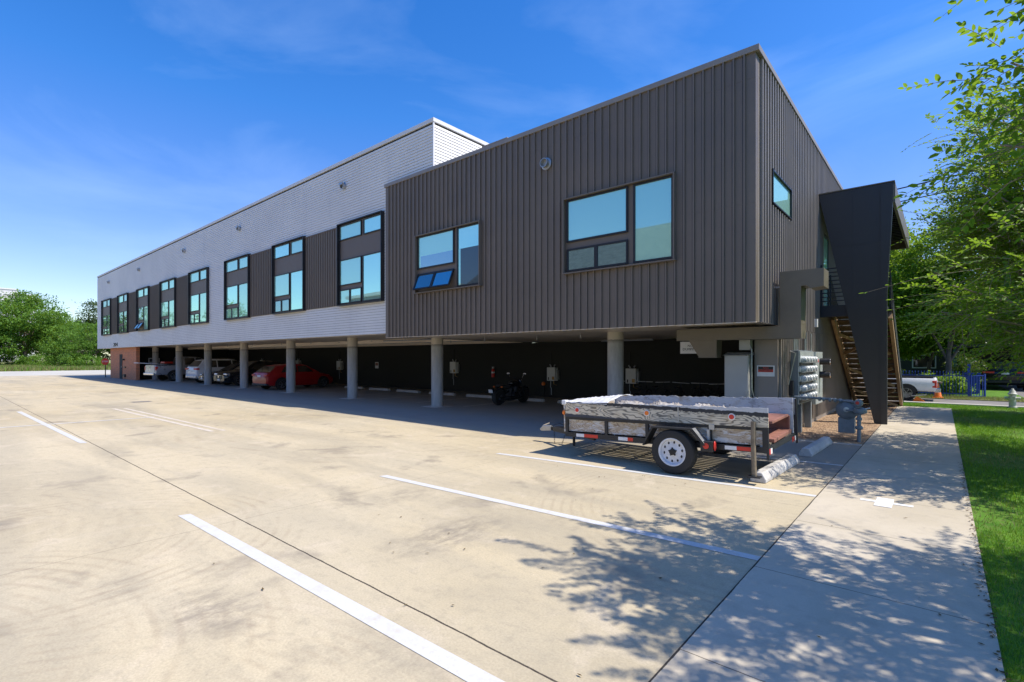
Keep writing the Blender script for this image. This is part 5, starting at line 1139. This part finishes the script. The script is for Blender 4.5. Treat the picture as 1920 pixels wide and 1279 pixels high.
def limb(a, b, k=5, wob=.12, seed=0, up=.15):
    rr = random.Random(seed); a, b = Vector(a), Vector(b); pts = []
    for i in range(k+1): u = i/k; p = a.lerp(b, u)+Vector((rr.uniform(-wob, wob), rr.uniform(-wob, wob), rr.uniform(-wob, wob)))*math.sin(math.pi*u)+Vector((0, 0, up*math.sin(math.pi*u))); pts.append(tuple(p))
    return pts
def near_tree(label, loc, tips, seed, nt_, spread, trunk=3, h0=1.5, tr=.07, leafL=.062, extra=(), mat='leaf_near', n_per=15):
    rr = random.Random(seed); L = []
    forks = []
    for s in range(trunk):
        a = s*2.1+seed; f = (.45*math.cos(a), .45*math.sin(a), h0+rr.uniform(0, .5)); forks.append(f)
        L.append((limb((.12*math.cos(a), .12*math.sin(a), -.05), f, 4, .05, seed+s), tr, 0, .1))
    for i, (x, y, z, sp) in enumerate(tips):
        f = min(forks, key=lambda q: (q[0]-x)**2+(q[1]-y)**2)
        L.append((limb(f, (x, y, z), 6, .22, seed*31+i), tr*.62, int(nt_*sp/spread), sp))
    return twig_tree('footpath_tree', label, loc, L, None, leafL, mat, seed, n_per=n_per, extra=extra)
def tips_in(cx, cy, cz, rx, ry, rz, n, seed, sp):
    rr = random.Random(seed); out = []
    for i in range(n):
        while True:
            a, b, c = rr.uniform(-1, 1), rr.uniform(-1, 1), rr.uniform(-1, 1); d = a*a+b*b+c*c
            if .12 < d < 1: break
        out.append((cx+a*rx, cy+b*ry, cz+c*rz, sp*rr.uniform(.75, 1.2)))
    return out
# tree 1 stands just right of the camera in the lawn; its shade falls on the path and the slab
T1 = (3.6, 5.0, 0)
tips1 = tips_in(-.45, .45, 5.0, 2.2, 2.1, 1.7, 24, 3, .75)
tips1 += [(-2.9, -.1, 4.9, .5), (-2.7, .9, 5.3, .5), (-2.6, .2, 5.9, .5), (-2.5, 1.6, 5.0, .5), (-3.25, .45, 3.5, .34), (-2.9, -.25, 3.9, .4), (-3.15, 1.0, 4.35, .34), (-2.6, 1.3, 4.5, .45), (-2.7, .2, 4.4, .5)]
near_tree('slender tree at the right edge of the view whose leafy twigs reach over the footpath', T1, tips1, 5, 78, .75, leafL=.078,
          extra=[])
T2 = (3.0, 12.2, 0)
tips2 = tips_in(-.25, .9, 4.6, 2.9, 3.4, 2.2, 46, 8, .8)+[(-2.9, -2.5, 2.9, .5), (-3.0, -1.2, 2.6, .5), (-2.7, .5, 2.6, .6), (-2.2, -2.8, 3.4, .6), (-2.0, 1.4, 2.3, .6), (-1.8, -.6, 2.2, .6), (-1.4, -3.0, 2.7, .7), (-1.5, .6, 2.2, .7)]
rq = random.Random(77)
tips2 += [(rq.uniform(-2.75, -2.0), rq.uniform(-1.5, 2.2), rq.uniform(4.2, 6.8), .62) for _ in range(16)]
near_tree('leafy tree overhanging the middle of the footpath', T2, tips2, 9, 84, .8, leafL=.075, mat='leaf_near',
          extra=[((-2.6, -2.9, 3.05), (-1.25, -.35, -.05)), ((-2.6, -2.3, 2.75), (-.95, -.5, -.02)), ((-2.7, -1.7, 2.55), (-.7, -.5, -.02))])
T3 = (3.6, 21.8, 0)
near_tree('farther street tree in the lawn near the kerb', T3, tips_in(.2, .4, 4.8, 3.0, 3.2, 2.4, 40, 12, .9), 14, 58, .9, leafL=.11, mat='leaf_bright', n_per=12)
T4 = (9.5, 15.0, 0)
near_tree('tree standing deeper in the lawn on the right', T4, tips_in(0, 0, 5.0, 3.2, 3.4, 2.4, 30, 22, .9), 24, 60, .9, leafL=.11, mat='leaf_mid', n_per=12)

# trees and shrubs across the street
far = [('bright green tree behind the blue fence, beside the stair', (-4.5, 38, 0), 3, .16, [(0,0,7,3.6,3,3),(-1.5,.5,4.9,2.6,2.5,2),(1.8,-.5,5.6,2.8,2.5,2.4),(.5,0,9.0,2.6,2.4,2.0)], .22, 38000, 'leaf_bright', 31),
       ('dark forked tree behind the blue fence, over the tall post', (.3, 35.5, 0), 2.3, .15, [(0,0,4.6,2.6,2.4,1.7),(-1.4,.2,5.6,2.1,2,1.6),(1.6,0,5.9,2.3,2,1.8),(.2,0,7.5,2.4,2.2,1.7)], .17, 34000, 'leaf_mid', 33),
       ('tall spreading tree far behind the blue fence', (-9, 47, 0), 4.5, .25, [(0,0,9,5,4,3.4),(3.6,0,8,3.4,3,3),(-3.6,0,7.5,3.4,3,3),(0,0,12.5,3.6,3,2.6)], .30, 26000, 'leaf_bright', 35),
       ('broad tree over the carport roof', (6.8, 46, 0), 3.6, .2, [(0,0,6.8,4.5,3.4,2.8),(-3.2,-1,5.6,2.6,2.4,2),(3,0,6.6,3,3,2.6),(0,0,9.6,3.4,3,2.4)], .28, 26000, 'leaf_mid', 37),
       ('dark tree deep behind the street on the left', (-18, 44, 0), 4, .25, [(0,0,8,4.5,4,3.2),(3,0,6.6,3,3,2.4),(-3,0,7,3,3,2.6)], .34, 12000, 'leaf_mid', 38),
       ('low crowned bright tree in front of the dark bungalow, beside the stair', (-3.6, 44, 0), 1.6, .14, [(0,0,3.6,2.8,2.2,2.4),(-2,0,3.0,2,1.8,1.9),(2,0,3.2,2,1.8,2.0),(0,0,6,2.4,2,1.8)], .2, 26000, 'leaf_bright', 51),
       ('low crowned green tree in front of the dark bungalow, left of the carport', (-.6, 41.5, 0), 1.6, .12, [(0,0,3.7,2.0,1.8,2.2),(1.0,0,4.4,1.8,1.5,2)], .18, 18000, 'leaf_mid', 52),
       ('low crowned green tree right behind the carport', (4.6, 50, 0), 2, .14, [(0,0,4.6,3.6,2.2,2.6),(-3,0,4.4,2.6,1.8,2.4)], .26, 16000, 'leaf_mid', 53),
       ('large tree over the houses at the far right', (15, 52, 0), 4.5, .3, [(0,0,9,5,4,3.6),(-4,0,7.6,3.6,3,3),(4,0,8,4,3,3),(0,0,12.6,4,3,2.6)], .34, 16000, 'leaf_mid', 39)]
for lb, loc, th, trr, bl, lf, ct, mt_, sd_ in far: tree('street_tree', lb, loc, th, trr, bl, lf, ct, mt_, group='trees across the street', seed=sd_)
sh = [('rounded pale green shrub behind the fence by the stair', (-3.3, 34.2, 0), [(0,0,1.35,.9,.8,.95)], .09, 3600, 'leaf_bright', 41), ('loose leafy shrub behind the right end of the blue fence', (-.1, 32.3, 0), [(0,0,.55,1.0,.55,.6),(.5,0,.45,.6,.45,.45)], .12, 3000, 'leaf_bright', 42),
      ('dark shrub behind the middle of the blue fence', (-1.6, 32.5, 0), [(0,0,.6,1.0,.5,.62)], .11, 2600, 'leaf_dark', 43), ('dark hedge shrub hidden behind the street pickup', (-4.4, 32.8, 0), [(0,0,.7,1.6,.6,.7)], .12, 2600, 'leaf_dark', 44),
      ('dark shrub at the right of the driveway', (5.6, 41, 0), [(0,0,.8,1.1,1,.8)], .12, 2600, 'leaf_mid', 45), ('tall dark shrub between the fence and the carport', (1.0, 37.5, 0), [(0,0,1.1,.8,.8,1.1)], .12, 2600, 'leaf_dark', 46)]
for lb, loc, bl, lf, ct, mt_, sd_ in sh: tree('shrub', lb, loc, .5, .03, bl, lf, ct, mt_, seed=sd_, cat='shrub', group='shrubs across the street')
# bungalow and carport across the street
hs2 = thing('street_house', 'dark fronted bungalow with a low grey roof behind the trees across the street', 'house', (-5, 52, 0))
MB().box(-9, 0, 0, 7, 8, 2.9).build('wall', flat('house_dark', (.05, .055, .05), .8), hs2)
MB().prism([(-.6, 2.85), (4, 3.9), (8.6, 2.85), (8.6, 2.95), (4, 4.0), (-.6, 2.95)], 'x', -9.5, 7.5).build('roof', 'garage_wall', hs2)
for x in (-6, -1.5, 3.2): w_ = MB().box(x, -.05, 1.0, x+1.5, 0, 2.1).build('window', 'white', hs2); MB().box(x+.08, -.07, 1.08, x+1.42, -.05, 2.02).build('pane', 'car_glass', w_)
cpt = thing('carport', 'dark teal carport over the parked dark off roader across the street', 'carport', (3.0, 43, 0))
MB().box(-2.6, -3.6, 2.45, 2.6, 4, 2.62).build('roof', 'steel_dark', cpt); MB().box(-2.6, 3.9, 0, 2.6, 4.0, 2.45).build('back_wall', bpy.data.materials['house_dark'], cpt)
for x in (-2.45, 2.3):
    for y in (-3.3, 3.7): MB().box(x, y, 0, x+.14, y+.14, 2.45).build('post', flat('teal', (.03, .12, .13), .6) if 'teal' not in bpy.data.materials else bpy.data.materials['teal'], cpt)
for i, (x, y, h, lb) in enumerate(((1.2, 35.0, 1.1, 'blue wheeled bin beside the tall fence post'), (4.4, 38.8, 1.0, 'blue wheeled bin right of the dark off roader'))):
    t = thing('wheeled_bin', lb, 'bin', (x, y, 0)); MB().add([(-.24,-.28,0),(.24,-.28,0),(.24,.24,0),(-.24,.24,0),(-.3,-.34,h-.12),(.3,-.34,h-.12),(.3,.34,h-.12),(-.3,.34,h-.12)], [(0,3,2,1),(4,5,6,7),(0,1,5,4),(1,2,6,5),(2,3,7,6),(3,0,4,7)]).build('body', 'blue_iron', t, bevel=.02)
    MB().box(-.32, -.38, h-.12, .32, .36, h-.04).build('lid', 'blue_iron', t, bevel=.02); MB().lathe([(.1, -.05), (.1, .05)], (.26, .28, .1), 'x', 12).build('wheel', 'rubber', t)

# tree line beyond the far end of the building
rr = random.Random(4)
def bg_tree(x, y, h, w_, label, mat='leaf_far', seed=0, ct=16000, th=None, leaf=.44):
    r_ = random.Random(seed); bl = [(0, 0, h*.62, w_*.5, w_*.5, h*.33)]
    for k in range(7): a = k*2*math.pi/7+r_.uniform(-.3, .3); bl.append((math.cos(a)*w_*.33, math.sin(a)*w_*.33, h*r_.uniform(.28, .66), w_*.27, w_*.27, h*.2))
    bl.append((r_.uniform(-.1, .1)*w_, 0, h*.84, w_*.25, w_*.25, h*.14))
    return tree('field_tree', label, (x, y, -.02), th or h*.3, h*.024, bl, leaf, ct, mat, group='trees at the edge of the field', seed=seed+100)
bg_tree(-145.5, 13.5, 15.8, 15, 'big rounded green tree with leaning pale trunk at the field edge, tallest on the left', seed=1, ct=26000)
bg_tree(-149, 5.5, 14.5, 14, 'rounded green tree at the left border of the view by the field', seed=2, ct=14000)
bg_tree(-152, 18.6, 12.8, 11, 'mid green tree just right of the big rounded field tree', seed=3, ct=12000)
bg_tree(-126, 18.1, 8.6, 8.5, 'lower bushy field tree between the big one and the white wing', seed=4, ct=10000, leaf=.28)
bg_tree(-117, 19.6, 8.4, 8.5, 'bushy field tree half hidden by the end of the white wing', seed=5, ct=10000, leaf=.28)
bg_tree(-156, 27.5, 16.5, 8, 'dark narrow tall tree rising behind the far end of the white wing', 'leaf_dark', seed=6, ct=9000)
bg_tree(-120, 25.5, 7.5, 8, 'dull green tree seen under the far end of the white wing', seed=7, ct=7000)
bg_tree(-172, 6, 12, 20, 'wide green tree closing the gap behind the left border trees', seed=31, ct=9000, leaf=.45)
bg_tree(-170, 24, 11, 19, 'wide green tree closing the gap behind the narrow dark tree', seed=32, ct=9000, leaf=.45)
for i, (x, y, h, lb) in enumerate([(-118, -6, 13, 'field tree outside the left border, nearest of the row'), (-112, -19, 14, 'field tree outside the left border, second of the row'), (-106, -33, 13, 'field tree outside the left border, third of the row'), (-99, -47, 14, 'field tree outside the left border, last of the row')]):
    bg_tree(x, y, h, 13, lb, seed=20+i, ct=6000, leaf=.5)
for i, (x, y) in enumerate(((-146, 12.5), (-138, 14.5), (-150, 7), (-124, 16.5), (-114, 18), (-154, 2))):
    t = tree('shrub', ['scrubby bush below the big rounded tree', 'scrubby bush in the middle of the field edge', 'scrubby bush left of the big trunk', 'low bush left of the stop sign', 'low bush behind the stop sign', 'scrubby bush at the left border'][i], (x, y, 0), .8, .05,
             [(0, 0, 1.0, 3.8, 3.4, 1.4)], .26, 4200, 'leaf_far', seed=60+i, cat='shrub', group='bushes at the edge of the field')
fb = thing('apartment_block', 'distant pale apartment block rising behind the left trees', 'building', (-361, 27, 0), R(4))
MB().box(-8, -30, 0, 8, 9.0, 33.5).box(-6, -30, 33.5, 7, 3, 36).build('wall', 'far_wall', fb)
MB().box(-8.3, -30, 33.5, 8.3, 9.3, 34.2).box(-6.3, -30, 36, 7.3, 3.3, 36.6).build('roof_cap', 'white_trim', fb)
for k in range(9):
    y = -26+k*4
    MB().box(8.0, y, 28.8, 8.15, y+2.2, 30.9).build('window', 'car_glass', fb); MB().box(8.0, y-1.2, 0, 9.0, y-.6, 33.5).build('pilaster', 'white_trim', fb)
# tall field weeds as one mass of blades
def blades(name, x0, x1, y0, y1, n, h, wd, mat, seed, z=0., dens=None):
    r = np.random.default_rng(seed); x = r.uniform(x0, x1, n); y = r.uniform(y0, y1, n)
    if dens is not None: k = dens(x, y, r); x, y = x[k], y[k]; n = len(x)
    a = r.uniform(0, 2*np.pi, n); hh = h*r.uniform(.5, 1.25, n); lean = r.normal(0, .35, (n, 2))*hh[:, None]
    dx = np.cos(a)*wd/2; dy = np.sin(a)*wd/2; Z = np.full(n, z)
    V = np.stack([np.stack([x-dx, y-dy, Z], 1), np.stack([x+dx, y+dy, Z], 1), np.stack([x+lean[:, 0]*.4+dx*.6, y+lean[:, 1]*.4+dy*.6, Z+hh*.6], 1), np.stack([x+lean[:, 0], y+lean[:, 1], Z+hh], 1), np.stack([x+lean[:, 0]*.4-dx*.6, y+lean[:, 1]*.4-dy*.6, Z+hh*.6], 1)], 1).reshape(-1, 3)
    b = np.arange(n)[:, None]*5; me_o = npmesh(name, V, np.concatenate([b+np.array([[0, 1, 2, 4]]), b+np.array([[4, 2, 3, 3]])], 0)[:, :4], mat)
    return struct(me_o, 'stuff')
def blades(name, x0, x1, y0, y1, n, h, wd, mat, seed, z=0., dens=None):
    r = np.random.default_rng(seed); x = r.uniform(x0, x1, n); y = r.uniform(y0, y1, n)
    if dens is not None: k = dens(x, y, r); x, y = x[k], y[k]; n = len(x)
    a = r.uniform(0, 2*np.pi, n); hh = h*r.uniform(.5, 1.25, n); lean = r.normal(0, .35, (n, 2))*hh[:, None]
    dx = np.cos(a)*wd/2; dy = np.sin(a)*wd/2; Z = np.full(n, z)
    V = np.stack([np.stack([x-dx, y-dy, Z], 1), np.stack([x+dx, y+dy, Z], 1), np.stack([x+lean[:, 0], y+lean[:, 1], Z+hh], 1)], 1).reshape(-1, 3)
    return struct(npmesh(name, V, np.arange(n*3).reshape(-1, 3), mat), 'stuff')
def vis(x, y, r): return (x < .16*y+1.2)
dryf = lambda x, y, r: np.sin(x*3+y*.9)+np.sin(y*1.7-x)+r.normal(0, .45, len(x))
visg = lambda x, y, r: vis(x, y, r) & (dryf(x, y, r) < .45)
blades('grass', .285, 3.2, 1.5, 9, 90000, .045, .005, 'blade', 1, -.008, visg)
blades('grass', .285, 5.5, 9, 26.1, 100000, .055, .010, 'blade', 2, -.008, visg)
blades('grass', .285, 5.5, 1.5, 26.1, 60000, .05, .008, 'blade_dry', 3, -.008, lambda x, y, r: (x < .16*y+1.2) & ((np.sin(x*3+y*.9)+np.sin(y*1.7-x)+r.normal(0, .5, len(x))) > .2))
blades('grass', -9, .3, 24.25, 26.1, 14000, .05, .012, 'blade', 4, 0)
blades('verge_grass', -9, 2.8, 29.95, 31.9, 16000, .10, .014, 'blade_dry', 5, 0)
blades('field_weeds', -175, -96.5, -14, 30, 70000, .55, .10, 'blade_dry', 6, -.02)
blades('field_weeds', -175, -96.5, -14, 30, 14000, .6, .12, 'blade', 7, -.02)
# pebbles and mulch in the planting bed
r = np.random.default_rng(9); n = 5200; P = np.stack([r.uniform(-2.74, -1.3, n), r.uniform(13.02, 24.5, n), np.full(n, .008)], 1); s = r.uniform(.006, .018, n)
oc = np.array([[1, 0, 0], [0, 1, 0], [-1, 0, 0], [0, -1, 0], [0, 0, .7], [0, 0, -.5]]); V = (P[:, None, :]+oc[None]*s[:, None, None]*r.uniform(.6, 1.5, (n, 1, 3))).reshape(-1, 3); b = np.arange(n)[:, None]*6
F = np.concatenate([b+np.array([q]) for q in ([0, 1, 4], [1, 2, 4], [2, 3, 4], [3, 0, 4])]); struct(npmesh('bed_gravel', V, F, two('bed_gravel', (.30, .21, .14), (.16, .10, .07), 9)), 'stuff')
# leaf litter along the path edge and on the slab
r = np.random.default_rng(10); n = 420; x = np.where(r.random(n) < .8, .26+np.abs(r.normal(0, .025, n))*-1+.02, r.uniform(-5, .2, n)); y = r.uniform(1.6, 12, n)
leaf_mesh('leaf_litter', np.stack([x, y, np.full(n, .012)], 1), unit(np.stack([r.normal(size=n), r.normal(size=n), np.zeros(n)+.05], 1)), unit(np.stack([r.normal(size=n)*.3, r.normal(size=n)*.3, np.ones(n)], 1)), r.uniform(.02, .05, n), r.uniform(.01, .022, n), two('litter', (.08, .05, .02), (.14, .10, .04), 5), None)['kind'] = 'stuff'
# the house across the lot behind the viewer, seen only in the window glass
hv = thing('gabled_house', 'grey gabled house across the parking lot, mirrored in the windows', 'house', (-21, -12.5, 0))
MB().box(-9, -7, 0, 9, 5, 7.2).build('wall', 'house_wall', hv)
MB().add([(-9.6, 5.6, 7.0), (9.6, 5.6, 7.0), (9.6, -1, 11.6), (-9.6, -1, 11.6), (-9.6, -7.6, 7.0), (9.6, -7.6, 7.0)], [(0, 1, 2, 3), (3, 2, 5, 4), (0, 3, 4), (1, 5, 2), (0, 4, 5, 1)]).build('roof', 'shingle_roof', hv)
for x in (-7, -3, 1, 5):
    for z in (1.2, 4.3): w_ = MB().box(x, 5.0, z, x+1.6, 5.06, z+1.5).build('window', 'white', hv); MB().box(x+.1, 5.06, z+.1, x+1.5, 5.08, z+1.4).build('pane', 'car_glass', w_)
MB().box(-.5, 5, 0, .5, 5.06, 2.1).build('door', 'black', hv)
h2 = thing('flat_roofed_house', 'dark timber clad flat roofed house across the parking lot, mirrored in the left window', 'house', (-41, -14.5, 0))
MB().box(-8, -6, 0, 8, 6, 8.2).build('wall', 'spandrel', h2); MB().box(-8.3, -6.3, 8.2, 8.3, 6.3, 8.5).build('roof', 'roof_grey', h2)
for x in (-6, -1, 4): w_ = MB().box(x, 6.0, 4.2, x+1.8, 6.06, 6).build('window', 'white', h2); MB().box(x+.1, 6.06, 4.3, x+1.7, 6.08, 5.9).build('pane', 'car_glass', w_)
